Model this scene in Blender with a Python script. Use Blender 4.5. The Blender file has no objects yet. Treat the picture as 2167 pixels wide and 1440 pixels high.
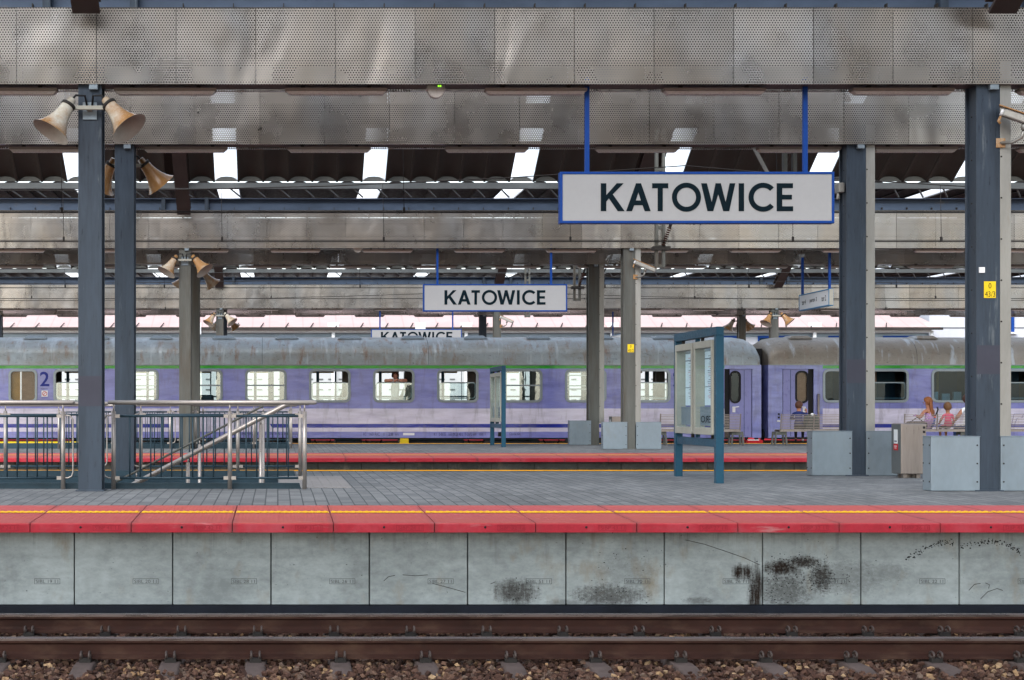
import bpy, bmesh, math, random
import numpy as np
from mathutils import Vector, Matrix
from mathutils.geometry import tessellate_polygon
R = math.radians
random.seed(7)
SC = bpy.context.scene
COL = SC.collection
# ------------------------------------------------------------------ camera, sky, sun, exposure
F, CX, CY, EYE = 3347.0, 588.0, 864.0, 1.9
cam_d = bpy.data.cameras.new('camera'); cam = bpy.data.objects.new('camera', cam_d); COL.objects.link(cam)
cam.location = (0, 0, EYE); cam.rotation_euler = (R(90), 0, 0)
cam_d.sensor_width = 36; cam_d.lens = F / 2167 * 36
cam_d.shift_x = (1083.5 - CX) / 2167; cam_d.shift_y = (CY - 720) / 2167
cam_d.clip_start = .1; cam_d.clip_end = 2000
SC.camera = cam
SUN_EL, SUN_ROT = R(42), R(205)
w = bpy.data.worlds.new('World'); SC.world = w; w.use_nodes = True
nt = w.node_tree; bg = nt.nodes['Background']
sky = nt.nodes.new('ShaderNodeTexSky'); sky.sky_type = 'NISHITA'; sky.sun_disc = False
sky.sun_elevation = SUN_EL; sky.sun_rotation = SUN_ROT; sky.dust_density = 1.2; sky.air_density = 1.2
hs = nt.nodes.new('ShaderNodeHueSaturation'); hs.inputs['Saturation'].default_value = .5
nt.links.new(sky.outputs[0], hs.inputs['Color']); nt.links.new(hs.outputs[0], bg.inputs['Color'])
bg.inputs['Strength'].default_value = .15
sd = bpy.data.lights.new('sun', 'SUN'); sd.energy = 1.5; sd.angle = R(40); sd.color = (1, .97, .94)
so = bpy.data.objects.new('sun', sd); COL.objects.link(so)
# the direction TO the sun: behind the camera, a little to the right
az = R(205)
sv = Vector((math.sin(az) * math.cos(SUN_EL), math.cos(az) * math.cos(SUN_EL), math.sin(SUN_EL)))
so.rotation_euler = sv.to_track_quat('Z', 'Y').to_euler(); so.location = (0, -20, 40)
SC.view_settings.view_transform = 'Standard'; SC.view_settings.look = 'None'
SC.view_settings.gamma = 1; SC.view_settings.exposure = 1.35

# ------------------------------------------------------------------ helpers
def at(px, py, Y): return Vector(((px - CX) * Y / F, Y, EYE - (py - CY) * Y / F))
def wx(px, Y): return (px - CX) * Y / F
def wz(py, Y): return EYE - (py - CY) * Y / F
def lin(r, g, b):
    f = lambda c: (c / 255 / 12.92) if c / 255 <= .04045 else ((c / 255 + .055) / 1.055) ** 2.4
    return (f(r), f(g), f(b), 1)
ORD = 'first second third fourth fifth sixth seventh eighth ninth tenth eleventh twelfth thirteenth fourteenth fifteenth sixteenth seventeenth eighteenth nineteenth twentieth'.split()

class N:
    """small node-tree helper"""
    def __init__(s, name):
        s.m = bpy.data.materials.new(name); s.m.use_nodes = True; s.t = s.m.node_tree
        s.b = s.t.nodes['Principled BSDF']; s.o = s.t.nodes['Material Output']
        s.geo = s.t.nodes.new('ShaderNodeNewGeometry'); s.pos = s.geo.outputs['Position']
    def n(s, kind, **kw):
        x = s.t.nodes.new('ShaderNode' + kind)
        for k, v in kw.items(): setattr(x, k, v)
        return x
    def l(s, a, b): s.t.links.new(a, b)
    def put(s, sock, v):
        if hasattr(v, 'is_output'): s.l(v, sock)
        else: sock.default_value = v
    def math(s, op, a, b=0.0, c=None, clamp=False):
        x = s.n('Math', operation=op, use_clamp=clamp); s.put(x.inputs[0], a); s.put(x.inputs[1], b)
        if c is not None: s.put(x.inputs[2], c)
        return x.outputs[0]
    def sep(s, v=None):
        x = s.n('SeparateXYZ'); s.l(v or s.pos, x.inputs[0]); return x.outputs
    def noise(s, scale, stretch=(1, 1, 1), detail=6, rough=.55, dist=0):
        mp = s.n('Mapping'); s.l(s.pos, mp.inputs[0]); mp.inputs['Scale'].default_value = stretch
        x = s.n('TexNoise'); s.l(mp.outputs[0], x.inputs['Vector']); x.inputs['Scale'].default_value = scale
        x.inputs['Detail'].default_value = detail; x.inputs['Roughness'].default_value = rough; x.inputs['Distortion'].default_value = dist
        return x.outputs[0]
    def rng(s, v, a, b, c=0., d=1.):
        x = s.n('MapRange'); s.put(x.inputs[0], v)
        for i, q in enumerate((a, b, c, d)): s.put(x.inputs[1 + i], q)
        return x.outputs[0]
    def mix(s, fac, a, b, blend='MIX'):
        x = s.n('Mix', data_type='RGBA', blend_type=blend); s.put(x.inputs[0], fac); s.put(x.inputs[6], a); s.put(x.inputs[7], b)
        return x.outputs[2]
    def bump(s, h, strength=.3, dist=.01):
        x = s.n('Bump'); s.l(h, x.inputs['Height']); x.inputs['Strength'].default_value = strength; x.inputs['Distance'].default_value = dist
        s.l(x.outputs[0], s.b.inputs['Normal']); return x
    def set(s, **kw):
        for k, v in kw.items(): s.put(s.b.inputs[k.replace('_', ' ')], v)

def mat(name, col, rough=.6, metal=0., var=.25, scale=3., stretch=(1, 1, 1), bump=0., bscale=60., col2=None, c2lo=.5, c2hi=.75, c2scale=None, spec=None):
    """paint / metal / concrete with large and small tone variation and an optional second (wear) colour"""
    s = N(name)
    n1 = s.noise(scale, stretch); n2 = s.noise(scale * 9, stretch)
    k = s.rng(s.math('ADD', s.math('MULTIPLY', n1, .65), s.math('MULTIPLY', n2, .35)), .3, .7, 1 - var, 1 + var)
    c = s.n('Mix', data_type='RGBA', blend_type='MULTIPLY'); c.inputs[0].default_value = 1; c.inputs[6].default_value = col
    s.l(k, c.inputs[7]); out = c.outputs[2]
    if col2:
        m = s.rng(s.noise(c2scale or scale * 2.3, stretch, 8, .65), c2lo, c2hi)
        out = s.mix(m, out, col2)
    s.set(Base_Color=out, Metallic=metal)
    s.b.inputs['Specular IOR Level'].default_value = (.22 if rough > .35 else .45) if spec is None else spec
    s.l(s.rng(n2, .3, .7, max(.05, rough - .1), min(1, rough + .1)), s.b.inputs['Roughness'])
    if bump: s.bump(s.noise(bscale, (1, 1, 1), 4), bump, .004)
    return s.m

class MB:
    def __init__(s): s.v = []; s.f = []; s.mi = []; s.sm = []
    def add(s, vs, fs, mi=0, sm=False):
        o = len(s.v); s.v += [tuple(v) for v in vs]; s.f += [tuple(i + o for i in f) for f in fs]
        s.mi += [mi] * len(fs); s.sm += [sm] * len(fs); return s
    def box(s, x0, y0, z0, x1, y1, z1, mi=0):
        return s.add([(x0, y0, z0), (x1, y0, z0), (x1, y1, z0), (x0, y1, z0), (x0, y0, z1), (x1, y0, z1), (x1, y1, z1), (x0, y1, z1)],
                     [(0, 3, 2, 1), (4, 5, 6, 7), (0, 1, 5, 4), (1, 2, 6, 5), (2, 3, 7, 6), (3, 0, 4, 7)], mi)
    def hexa(s, p, mi=0):
        return s.add(p, [(0, 3, 2, 1), (4, 5, 6, 7), (0, 1, 5, 4), (1, 2, 6, 5), (2, 3, 7, 6), (3, 0, 4, 7)], mi)
    def tube(s, pts, r, n=10, mi=0, cap=True, sm=True):
        pts = [Vector(p) for p in pts]; rs = r if isinstance(r, (list, tuple)) else [r] * len(pts)
        t0 = (pts[1] - pts[0]).normalized(); up = Vector((0, 0, 1)) if abs(t0.z) < .9 else Vector((1, 0, 0))
        a = t0.cross(up).normalized(); vs = []
        for i, p in enumerate(pts):
            t = (pts[min(i + 1, len(pts) - 1)] - pts[max(i - 1, 0)]).normalized()
            a = (a - t * a.dot(t)).normalized(); b = t.cross(a)
            vs += [p + a * math.cos(2 * math.pi * k / n) * rs[i] + b * math.sin(2 * math.pi * k / n) * rs[i] for k in range(n)]
        fs = [(i * n + k, i * n + (k + 1) % n, (i + 1) * n + (k + 1) % n, (i + 1) * n + k) for i in range(len(pts) - 1) for k in range(n)]
        s.add(vs, fs, mi, sm)
        if cap:
            o = len(s.v) - len(vs); m = len(pts) - 1
            s.f += [tuple(o + k for k in range(n))[::-1], tuple(o + m * n + k for k in range(n))]; s.mi += [mi] * 2; s.sm += [False] * 2
        return s
    def bar(s, p, q, a, b, mi=0, up=(0, 0, 1)):
        """rectangular bar between two points, a wide (sideways) and b high"""
        p = Vector(p); q = Vector(q); t = (q - p).normalized(); u = Vector(up)
        if abs(t.dot(u)) > .95: u = Vector((0, 1, 0))
        sx = t.cross(u).normalized() * a / 2; uu = sx.cross(t).normalized() * b / 2
        return s.hexa([p - sx - uu, p + sx - uu, q + sx - uu, q - sx - uu, p - sx + uu, p + sx + uu, q + sx + uu, q - sx + uu], mi)
    def lathe(s, prof, base, axis, n=28, mi=0):
        """prof = (distance along axis, radius)"""
        base = Vector(base); t = Vector(axis).normalized(); up = Vector((0, 0, 1)) if abs(t.z) < .9 else Vector((1, 0, 0))
        a = t.cross(up).normalized(); b = t.cross(a)
        vs = [base + t * d + (a * math.cos(2 * math.pi * k / n) + b * math.sin(2 * math.pi * k / n)) * max(r, 1e-4) for d, r in prof for k in range(n)]
        fs = [(i * n + k, i * n + (k + 1) % n, (i + 1) * n + (k + 1) % n, (i + 1) * n + k) for i in range(len(prof) - 1) for k in range(n)]
        return s.add(vs, fs, mi, True)
    def prism(s, loops, d0, d1, plane='xz', mi=0):
        """filled outline (first loop) with holes (other loops), extruded from d0 to d1"""
        P = {'xz': lambda u, v, d: (u, d, v), 'yz': lambda u, v, d: (d, u, v), 'xy': lambda u, v, d: (u, v, d)}[plane]
        flat = [p for lp in loops for p in lp]; tris = tessellate_polygon([[Vector((p[0], p[1], 0)) for p in lp] for lp in loops])
        n = len(flat)
        s.add([P(u, v, d0) for u, v in flat] + [P(u, v, d1) for u, v in flat], [tuple(t) for t in tris] + [tuple(n + i for i in t)[::-1] for t in tris], mi)
        o = len(s.v) - 2 * n; k = 0
        for lp in loops:
            m = len(lp)
            fs = [(o + k + i, o + k + (i + 1) % m, o + n + k + (i + 1) % m, o + n + k + i) for i in range(m)]
            s.f += fs; s.mi += [mi] * m; s.sm += [False] * m; k += m
        return s
    def sphere(s, c, r, n=12, m=8, mi=0):
        c = Vector(c); r = Vector(r) if not isinstance(r, (int, float)) else Vector((r, r, r)); vs = []
        for j in range(m + 1):
            th = math.pi * j / m
            vs += [c + Vector((r.x * math.sin(th) * math.cos(2 * math.pi * k / n), r.y * math.sin(th) * math.sin(2 * math.pi * k / n), r.z * math.cos(th))) for k in range(n)]
        return s.add(vs, [(j * n + k, (j + 1) * n + k, (j + 1) * n + (k + 1) % n, j * n + (k + 1) % n) for j in range(m) for k in range(n)], mi, True)
    def build(s, name, mats, parent=None, bevel=0., fix=True):
        o = mesh_obj(name, s.v, s.f, mats, parent, s.mi, s.sm, fix)
        if bevel:
            b = o.modifiers.new('bevel', 'BEVEL'); b.width = bevel; b.segments = 2; b.limit_method = 'ANGLE'; b.angle_limit = R(40)
        return o

def repeat(o, n, step):
    """n copies of a part, each shifted by step"""
    for i in range(1, n):
        c = o.copy(); COL.objects.link(c); c.location = o.location + Vector(step) * i
def origin(o):
    v = Vector((0, 0, 0))
    while o: v = v + o.location; o = o.parent
    return v
def mesh_obj(name, v, f, mats, parent=None, mi=None, sm=None, fix=True):
    off = origin(parent)
    me = bpy.data.meshes.new(name); me.from_pydata([(p[0] - off.x, p[1] - off.y, p[2] - off.z) for p in v], [], f)
    for m in (mats if isinstance(mats, (list, tuple)) else [mats]): me.materials.append(m)
    if mi: me.polygons.foreach_set('material_index', mi)
    if sm: me.polygons.foreach_set('use_smooth', sm)
    if fix:
        bm = bmesh.new(); bm.from_mesh(me); bmesh.ops.remove_doubles(bm, verts=bm.verts, dist=1e-5)
        bmesh.ops.recalc_face_normals(bm, faces=bm.faces); bm.to_mesh(me); bm.free()
    me.update()
    o = bpy.data.objects.new(name, me); COL.objects.link(o)
    if parent: o.parent = parent
    return o
def tag(o, label=None, cat=None, group=None, kind=None):
    if label: o['label'] = label
    if cat: o['category'] = cat
    if group: o['group'] = group
    if kind: o['kind'] = kind
    return o
def thing(name, loc, label, cat, group=None):
    o = bpy.data.objects.new(name, None); COL.objects.link(o); o.location = loc; o.empty_display_size = .2
    return tag(o, label, cat, group)
def copy_tree(o, parent=None):
    c = o.copy(); COL.objects.link(c)
    if parent: c.parent = parent
    for ch in list(o.children): copy_tree(ch, c)
    return c
def dup(o, d, label, group=None):
    c = copy_tree(o); c.location = o.location + Vector(d); c['label'] = label
    if group: c['group'] = group
    return c
def rr(x0, z0, x1, z1, r, n=6):
    pts = []
    for cx, cz, a in ((x1 - r, z1 - r, 0), (x0 + r, z1 - r, 90), (x0 + r, z0 + r, 180), (x1 - r, z0 + r, 270)):
        pts += [(cx + r * math.cos(R(a + 90 * i / n)), cz + r * math.sin(R(a + 90 * i / n))) for i in range(n + 1)]
    return pts
def rect(x0, z0, x1, z1): return [(x0, z0), (x1, z0), (x1, z1), (x0, z1)]
def arc(cx, cz, r, a0, a1, n): return [(cx + r * math.cos(R(a0 + (a1 - a0) * i / n)), cz + r * math.sin(R(a0 + (a1 - a0) * i / n))) for i in range(n + 1)]
def text(name, body, m, parent, loc, h, width=None, plane='xz', sgn=1, thick=.002, bold=0.):
    """lettering; loc = lower left corner; faces -Y (xz) or -X (yz, sgn = -1 reads towards the viewer)"""
    c = bpy.data.curves.new(name, 'FONT'); c.body = body; c.size = 1; c.offset = bold; c.resolution_u = 3
    t = bpy.data.objects.new(name, c); me = bpy.data.meshes.new_from_object(t)
    n = len(me.vertices); a = np.zeros(n * 3); me.vertices.foreach_get('co', a); a = a.reshape(-1, 3)
    fs = [tuple(p.vertices) for p in me.polygons]
    bpy.data.objects.remove(t); bpy.data.curves.remove(c); bpy.data.meshes.remove(me)
    mn, mx = a.min(0), a.max(0); k = h / max(mx[1] - mn[1], 1e-6); kx = k if width is None else width / max(mx[0] - mn[0], 1e-6)
    u = (a[:, 0] - mn[0]) * kx; v = (a[:, 1] - mn[1]) * k
    if plane == 'xz': P = [(loc[0] + x, loc[1], loc[2] + z) for x, z in zip(u, v)]
    else: P = [(loc[0], loc[1] + sgn * x, loc[2] + z) for x, z in zip(u, v)]
    return mesh_obj(name, P, fs, m, parent, fix=False)

# ------------------------------------------------------------------ materials
m_bluesteel = mat('painted_steel', (.038, .052, .072, 1), .36, .2, .38, 1.2, (3, 3, .35), .08, 30, (.17, .195, .21, 1), .63, .80, 2.6)
m_greysteel = mat('weathered_steel', (.095, .098, .090, 1), .45, .3, .35, 1.2, (3, 3, .3), .08, 30, (.075, .055, .038, 1), .5, .8, 1.6)
m_girder = mat('girder_paint', (.06, .085, .13, 1), .45, .2, .3, .8, (.5, 1, 1), 0, 30, (.16, .14, .12, 1), .62, .8)
m_cover = mat('galvanised_cover', (.29, .285, .265, 1), .42, .55, .18, 2, (2, 2, .4), .05, 40, (.24, .2, .16, 1), .62, .85)
m_boxmetal = mat('box_sheet', (.205, .25, .285, 1), .38, .35, .16, 1.8, (1, 1, .5), .05, 14, (.20, .225, .235, 1), .56, .78, 4)
m_stainless = mat('brushed_stainless', (.25, .215, .195, 1), .36, .7, .25, 1.2, (3, 3, .4))
m_tube = mat('stainless_tube', (.33, .30, .28, 1), .36, .6, .12, 5)
m_teal = mat('dark_teal_paint', (.022, .045, .062, 1), .42, .1, .25, 5)
m_tealboard = mat('teal_board_paint', (.012, .062, .105, 1), .42, .1, .15, 4)
m_cream = mat('cream_frame', (.33, .325, .28, 1), .5, .1, .12, 5)
m_blue = mat('sign_blue', (.001, .04, .22, 1), .5, 0, .12, 6, spec=.2)
m_signface = mat('sign_face', (.31, .32, .33, 1), .5, 0, .05, 2)
m_signface2 = mat('sign_face_cool', (.62, .66, .70, 1), .42, 0, .05, 2)
m_letter = mat('letter_navy', (.002, .009, .014, 1), .7, 0, .05, 4, spec=.08)
m_black = mat('black_rubber', (.012, .012, .014, 1), .55, 0, .2, 6)
m_dark = mat('dark_grime', (.03, .027, .025, 1), .7, .1, .4, 3)
m_brownsteel = mat('dark_brown_rafter', (.052, .040, .038, 1), .55, .15, .25, 2)
m_roofunder = mat('roof_sheet', (.050, .043, .038, 1), .5, .35, .25, 1.3, (1, .4, 1))
m_cap = mat('vault_end_cap', (.12, .12, .11, 1), .55, .2, .2, 3)
m_purlin = mat('purlin_grey', (.13, .142, .145, 1), .5, .2, .2, 2)
m_lamp = mat('lamp_housing', (.17, .145, .125, 1), .5, .05, .15, 5)
m_lampglass = mat('lamp_diffuser', (.38, .34, .31, 1), .3, 0, .1, 6)
m_horn = mat('horn_enamel', (.50, .49, .42, 1), .22, 0, .12, 5, (1, 1, 1), 0, 40, (.32, .17, .065, 1), .32, .52, 1.3)
m_horninner = mat('horn_inside', (.34, .31, .27, 1), .55, 0, .15, 6)
m_yellow = mat('yellow_plate', (.72, .52, .015, 1), .45, 0, .06, 8)
m_red = mat('sticker_red', (.5, .012, .02, 1), .45, 0, .06, 8)
m_white = mat('white_enamel', (.72, .74, .75, 1), .4, 0, .06, 4)
m_paper = mat('timetable_paper', (.72, .80, .84, 1), .6, 0, .1, 3)
m_print = mat('printed_lines', (.12, .15, .19, 1), .6, 0, .1, 8)
m_printred = mat('printed_red', (.55, .22, .26, 1), .6, 0, .1, 8)
m_patch = mat('repaint_patch', (.046, .048, .066, 1), .5, .1, .1, 3)
m_wire = mat('wire_copper', (.02, .018, .017, 1), .5, .4, .1, 8)
m_rust = mat('rail_rust', (.043, .018, .013, 1), .8, .0, .4, 2.5, (.6, 1, 1), .25, 80, (.095, .052, .034, 1), .5, .8, 6, spec=.2)
m_railhead = mat('rail_polish', (.20, .16, .15, 1), .28, .85, .15, 2, (.15, 1, 1))
m_clip = mat('rail_clip', (.10, .078, .070, 1), .55, .3, .3, 20)
m_sleeper = mat('sleeper_concrete', (.135, .100, .088, 1), .9, 0, .25, 4, (1, 1, 1), .4, 70, (.09, .065, .055, 1), .5, .75)
m_plinth = mat('plinth_bitumen', (.010, .013, .021, 1), .7, 0, .5, 3, (1, 1, 1), .3, 50, (.12, .12, .11, 1), .70, .76, 22)
m_tactile = mat('tactile_yellow', (.75, .40, .015, 1), .55, 0, .15, 6, (1, 1, 1), 0, 40, (.55, .22, .12, 1), .62, .72, 3)
m_tactpale = mat('tactile_pale', (.22, .21, .205, 1), .8, 0, .12, 3, (1, 1, 1), .2, 60)
m_stamp = mat('cast_stamp', (.085, .095, .098, 1), .9, 0, .2, 20)
m_stampred = mat('cast_stamp_red', (.27, .018, .03, 1), .9, 0, .2, 20)

def mk_concrete(name, base, stains):
    s = N(name); n1 = s.noise(1.1, (1, 1, 1), 7, .6); n2 = s.noise(14, (.6, 1, 1), 6, .7); n3 = s.noise(3.0, (1, 1, .5), 5, .6)
    k = s.rng(s.math('ADD', s.math('MULTIPLY', n1, .6), s.math('MULTIPLY', n2, .4)), .36, .64, .66, 1.26)
    c = s.mix(1., base, k, 'MULTIPLY')
    c = s.mix(s.rng(n3, .56, .74), c, (.30, .275, .22, 1))                       # ochre tide marks
    pit = s.rng(s.noise(38, (.7, 1, 1.3), 3, .5), .70, .76)
    c = s.mix(s.math('MULTIPLY', pit, .75), c, (.035, .035, .035, 1))            # pits
    c = s.mix(s.math('MULTIPLY', s.rng(s.noise(5, (1.2, 1, .16), 6, .7), .60, .78), .4), c, (.11, .115, .105, 1))   # runs
    if stains:
        xyz = s.sep(); grain = s.noise(34, (.75, 1, 1.2), 8, .8); soft = s.noise(13, (1.2, 1, .16), 7, .75)
        tot = None
        for (px, py, rx, ry, amt, gr) in stains:
            cx, cz = wx(px, 15.995), wz(py, 15.995); rx = rx / 190.; ry = ry / 190.
            dx = s.math('DIVIDE', s.math('SUBTRACT', xyz[0], cx), rx); dz = s.math('DIVIDE', s.math('SUBTRACT', xyz[2], cz), ry)
            d = s.math('ADD', s.math('MULTIPLY', dx, dx), s.math('MULTIPLY', dz, dz))
            g = s.math('SUBTRACT', s.math('ADD', s.math('MULTIPLY', grain, gr), s.math('MULTIPLY', soft, 1.35 - gr)), s.math('MULTIPLY', d, .42))
            v = s.math('MULTIPLY', s.rng(g, .38, .66), amt)
            tot = v if tot is None else s.math('MAXIMUM', tot, v)
        c = s.mix(tot, c, (.022, .014, .010, 1))
        edge = s.rng(xyz[2], .40, .68); c = s.mix(s.math('MULTIPLY', s.math('MULTIPLY', edge, s.rng(s.noise(9, (1.6, 1, .06), 5, .7), .52, .72)), .55), c, (.075, .075, .068, 1))
    s.set(Base_Color=c, Roughness=.85); s.b.inputs['Specular IOR Level'].default_value = .2; s.bump(s.math('ADD', n2, s.math('MULTIPLY', pit, -1.)), .25, .006)
    return s.m
STAINS = [(1092, 1254, 62, 34, .8, .7), (1290, 1262, 100, 32, .75, .85), (1320, 1215, 75, 50, .25, 1.2), (1572, 1212, 30, 22, 1., .5), (1600, 1250, 22, 66, 1., .3),
          (1655, 1202, 50, 22, 1., .8), (1700, 1190, 52, 16, .95, .8), (1740, 1222, 34, 42, .9, 1.1), (1660, 1250, 70, 52, .6, 1.3), (1800, 1222, 85, 45, .32, 1.2),
          (1880, 1212, 55, 24, .28, 1.1), (1475, 1272, 40, 10, .5, 1.1), (1200, 1275, 60, 8, .4, .8)]
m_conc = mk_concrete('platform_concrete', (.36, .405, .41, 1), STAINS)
m_conc_far = mk_concrete('platform_concrete_shaded', (.13, .14, .135, 1), None)  # same concrete with the shade put into a darker base colour

def mk_redslab():
    s = N('red_slab'); xyz = s.sep(); n1 = s.noise(2.2, (1, 1, 1), 7, .65); n2 = s.noise(18, (1, 1, 1), 5, .7); nrm = s.sep(s.geo.outputs['Normal'])
    top = s.rng(nrm[2], .5, .9)
    k = s.rng(s.math('ADD', s.math('MULTIPLY', n1, .6), s.math('MULTIPLY', n2, .4)), .33, .67, .75, 1.22)
    c = s.mix(1., (.40, .022, .038, 1), k, 'MULTIPLY')
    c = s.mix(s.math('MULTIPLY', s.rng(n1, .5, .8), .5), c, (.34, .12, .14, 1))
    c = s.mix(s.math('MULTIPLY', s.rng(s.noise(9, (1, 1, 2), 8, .75), .66, .72), .8), c, (.10, .03, .03, 1))
    worn = s.mix(s.rng(n2, .4, .75), (.42, .068, .075, 1), (.43, .145, .13, 1))          # paler top: sky sheen put into the colour, plus some wear
    worn = s.mix(s.rng(s.noise(.7, (.6, 1, 1), 4, .6), .4, .65), worn, (.45, .105, .075, 1)); c = s.mix(s.math('MULTIPLY', top, .75), c, worn)
    c = s.mix(s.math('MULTIPLY', s.rng(s.noise(3.3, (.4, 1, 3), 6, .7), .62, .72), .35), c, (.50, .40, .38, 1))
    su = s.math('ABSOLUTE', s.math('SUBTRACT', s.math('FRACT', s.math('DIVIDE', s.math('SUBTRACT', xyz[0], wx(63.5, 15.55)), .9945)), .5))
    c = s.mix(s.math('MULTIPLY', s.math('MULTIPLY', s.rng(su, .44, .5), s.rng(s.noise(6, (1, .4, 1), 6, .7), .35, .65)), .7), c, (.13, .05, .05, 1))
    c = s.mix(s.math('MULTIPLY', s.rng(s.noise(5, (.35, 1, 1), 8, .75), .56, .72), .45), c, (.17, .07, .065, 1))
    s.set(Base_Color=c, Roughness=.68); s.b.inputs['Specular IOR Level'].default_value = .25
    u = s.math('FRACT', s.math('MULTIPLY', xyz[0], 24.)); r = s.math('ABSOLUTE', s.math('SUBTRACT', u, .5))
    h = s.math('ADD', s.math('MULTIPLY', s.math('MULTIPLY', r, top), 1.2), s.math('MULTIPLY', n2, .5))
    s.bump(h, .4, .006); return s.m
m_redslab = mk_redslab()

def mk_paving():
    s = N('block_paving'); mp = s.n('Mapping'); s.l(s.pos, mp.inputs[0]); mp.inputs['Rotation'].default_value = (0, 0, R(90))
    b = s.n('TexBrick'); s.l(mp.outputs[0], b.inputs['Vector']); b.offset = .5
    for k, v in (('Scale', 1.), ('Mortar Size', .0075), ('Mortar Smooth', .25), ('Bias', 0.), ('Brick Width', .24), ('Row Height', .142)): b.inputs[k].default_value = v
    b.inputs['Color1'].default_value = (.118, .125, .13, 1); b.inputs['Color2'].default_value = (.18, .187, .19, 1); b.inputs['Mortar'].default_value = (.055, .06, .065, 1)
    n1 = s.noise(.9, (1, .5, 1), 6, .6); n2 = s.noise(22, (1, 1, 1), 5, .7)
    c = s.mix(1., b.outputs['Color'], s.rng(s.math('ADD', s.math('MULTIPLY', n1, .6), s.math('MULTIPLY', n2, .4)), .3, .7, .68, 1.3), 'MULTIPLY')
    c = s.mix(s.math('MULTIPLY', s.rng(s.noise(2.6, (1, .3, 1), 7, .7), .58, .75), .5), c, (.12, .125, .13, 1))
    vo = s.n('TexVoronoi'); vo.inputs['Scale'].default_value = 2.6; s.l(s.pos, vo.inputs['Vector'])
    c = s.mix(s.math('MULTIPLY', s.rng(vo.outputs['Distance'], .05, .075, 1, 0), .7), c, (.06, .065, .07, 1))
    c = s.mix(s.math('MULTIPLY', s.rng(s.noise(.6, (1, 1.6, 1), 7, .65), .54, .66), .45), c, (.095, .10, .11, 1))
    s.set(Base_Color=c, Roughness=.8); s.b.inputs['Specular IOR Level'].default_value = .2
    s.bump(s.math('ADD', s.math('MULTIPLY', b.outputs['Fac'], -1.), s.math('MULTIPLY', n2, .35)), .6, .006); return s.m
m_paving = mk_paving()

def mk_perf():
    """grey-brown sheet metal punched with a staggered grid of round holes that one can see through"""
    s = N('perforated_sheet'); xyz = s.sep(); p = .0345
    v = s.math('DIVIDE', xyz[2], p * .866); row = s.math('FLOOR', v)
    u = s.math('ADD', s.math('DIVIDE', xyz[0], p), s.math('MULTIPLY', s.math('MODULO', row, 2.), .5))
    du = s.math('SUBTRACT', s.math('FRACT', u), .5); dv = s.math('MULTIPLY', s.math('SUBTRACT', s.math('FRACT', v), .5), .866)
    d = s.math('ADD', s.math('MULTIPLY', du, du), s.math('MULTIPLY', dv, dv))
    hole = s.math('LESS_THAN', d, .275 ** 2)
    n1 = s.noise(.55, (1.3, 1, .55), 3, .45, .8); n2 = s.noise(2.2, (1, 1, .7), 3, .5); n3 = s.noise(30, (1, 1, 1), 3, .6)
    c = s.mix(s.rng(n1, .35, .65), (.30, .265, .228, 1), (.268, .258, .246, 1))
    c = s.mix(1., c, s.rng(n2, .3, .7, .90, 1.10), 'MULTIPLY')
    c = s.mix(s.math('MULTIPLY', s.rng(s.noise(1.1, (1, 1, .35), 1, .4), .45, .8), .2), c, (.30, .24, .18, 1))
    wn = s.n('TexWhiteNoise', noise_dimensions='1D'); s.l(s.math('ADD', s.math('FLOOR', s.math('ADD', xyz[0], 2.278)), s.math('MULTIPLY', s.math('FLOOR', xyz[1]), 17.)), wn.inputs['W'])
    c = s.mix(1., c, s.rng(wn.outputs['Value'], 0, 1, .82, 1.12), 'MULTIPLY')
    spot = s.rng(s.noise(7, (1, 1, 1), 2, .4), .80, .81)
    c = s.mix(spot, c, (.03, .025, .02, 1))
    s.set(Base_Color=c, Metallic=.8); s.put(s.b.inputs['Roughness'], s.rng(n2, .3, .7, .25, .33))
    s.bump(s.math('ADD', s.noise(.8, (1.2, 1, .5), 2, .4, .6), s.math('MULTIPLY', s.noise(2.6, (1, 1, .7), 2, .4), .16)), 1., .075)
    tr = s.n('BsdfTransparent'); mx = s.n('MixShader'); s.l(hole, mx.inputs[0]); s.l(s.b.outputs[0], mx.inputs[1]); s.l(tr.outputs[0], mx.inputs[2])
    s.l(mx.outputs[0], s.o.inputs['Surface']); return s.m
m_perf = mk_perf()

def mk_skylight():
    s = N('skylight_sheet'); t = s.n('BsdfTranslucent'); t.inputs[0].default_value = (.95, .96, .97, 1)
    tr = s.n('BsdfTransparent'); tr.inputs[0].default_value = (.97, .98, 1, 1)
    mx = s.n('MixShader'); mx.inputs[0].default_value = .3; s.l(t.outputs[0], mx.inputs[1]); s.l(tr.outputs[0], mx.inputs[2]); s.l(mx.outputs[0], s.o.inputs['Surface']); return s.m
m_sky = mk_skylight()

def mk_glass(name, tint, refl, rough=.02):
    s = N(name); t = s.n('BsdfTransparent'); t.inputs[0].default_value = tint; g = s.n('BsdfGlossy'); g.inputs['Roughness'].default_value = rough
    g.inputs[0].default_value = (.9, .95, .95, 1); bp = s.n('Bump'); s.l(s.noise(2.5, (1, 1, 1), 2), bp.inputs['Height']); bp.inputs['Strength'].default_value = .12; bp.inputs['Distance'].default_value = .01
    s.l(bp.outputs[0], g.inputs['Normal'])
    mx = s.n('MixShader'); mx.inputs[0].default_value = refl; s.l(t.outputs[0], mx.inputs[1]); s.l(g.outputs[0], mx.inputs[2]); s.l(mx.outputs[0], s.o.inputs['Surface']); return s.m
m_glass = mk_glass('window_glass', (.86, .93, .92, 1), .11)
m_glassdark = mk_glass('window_glass_grubby', (.55, .68, .74, 1), .022)
m_glassbrown = mk_glass('window_glass_dim', (.85, .85, .82, 1), .015)
m_caseglass = mk_glass('case_glass', (.92, .96, .97, 1), .045)

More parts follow.
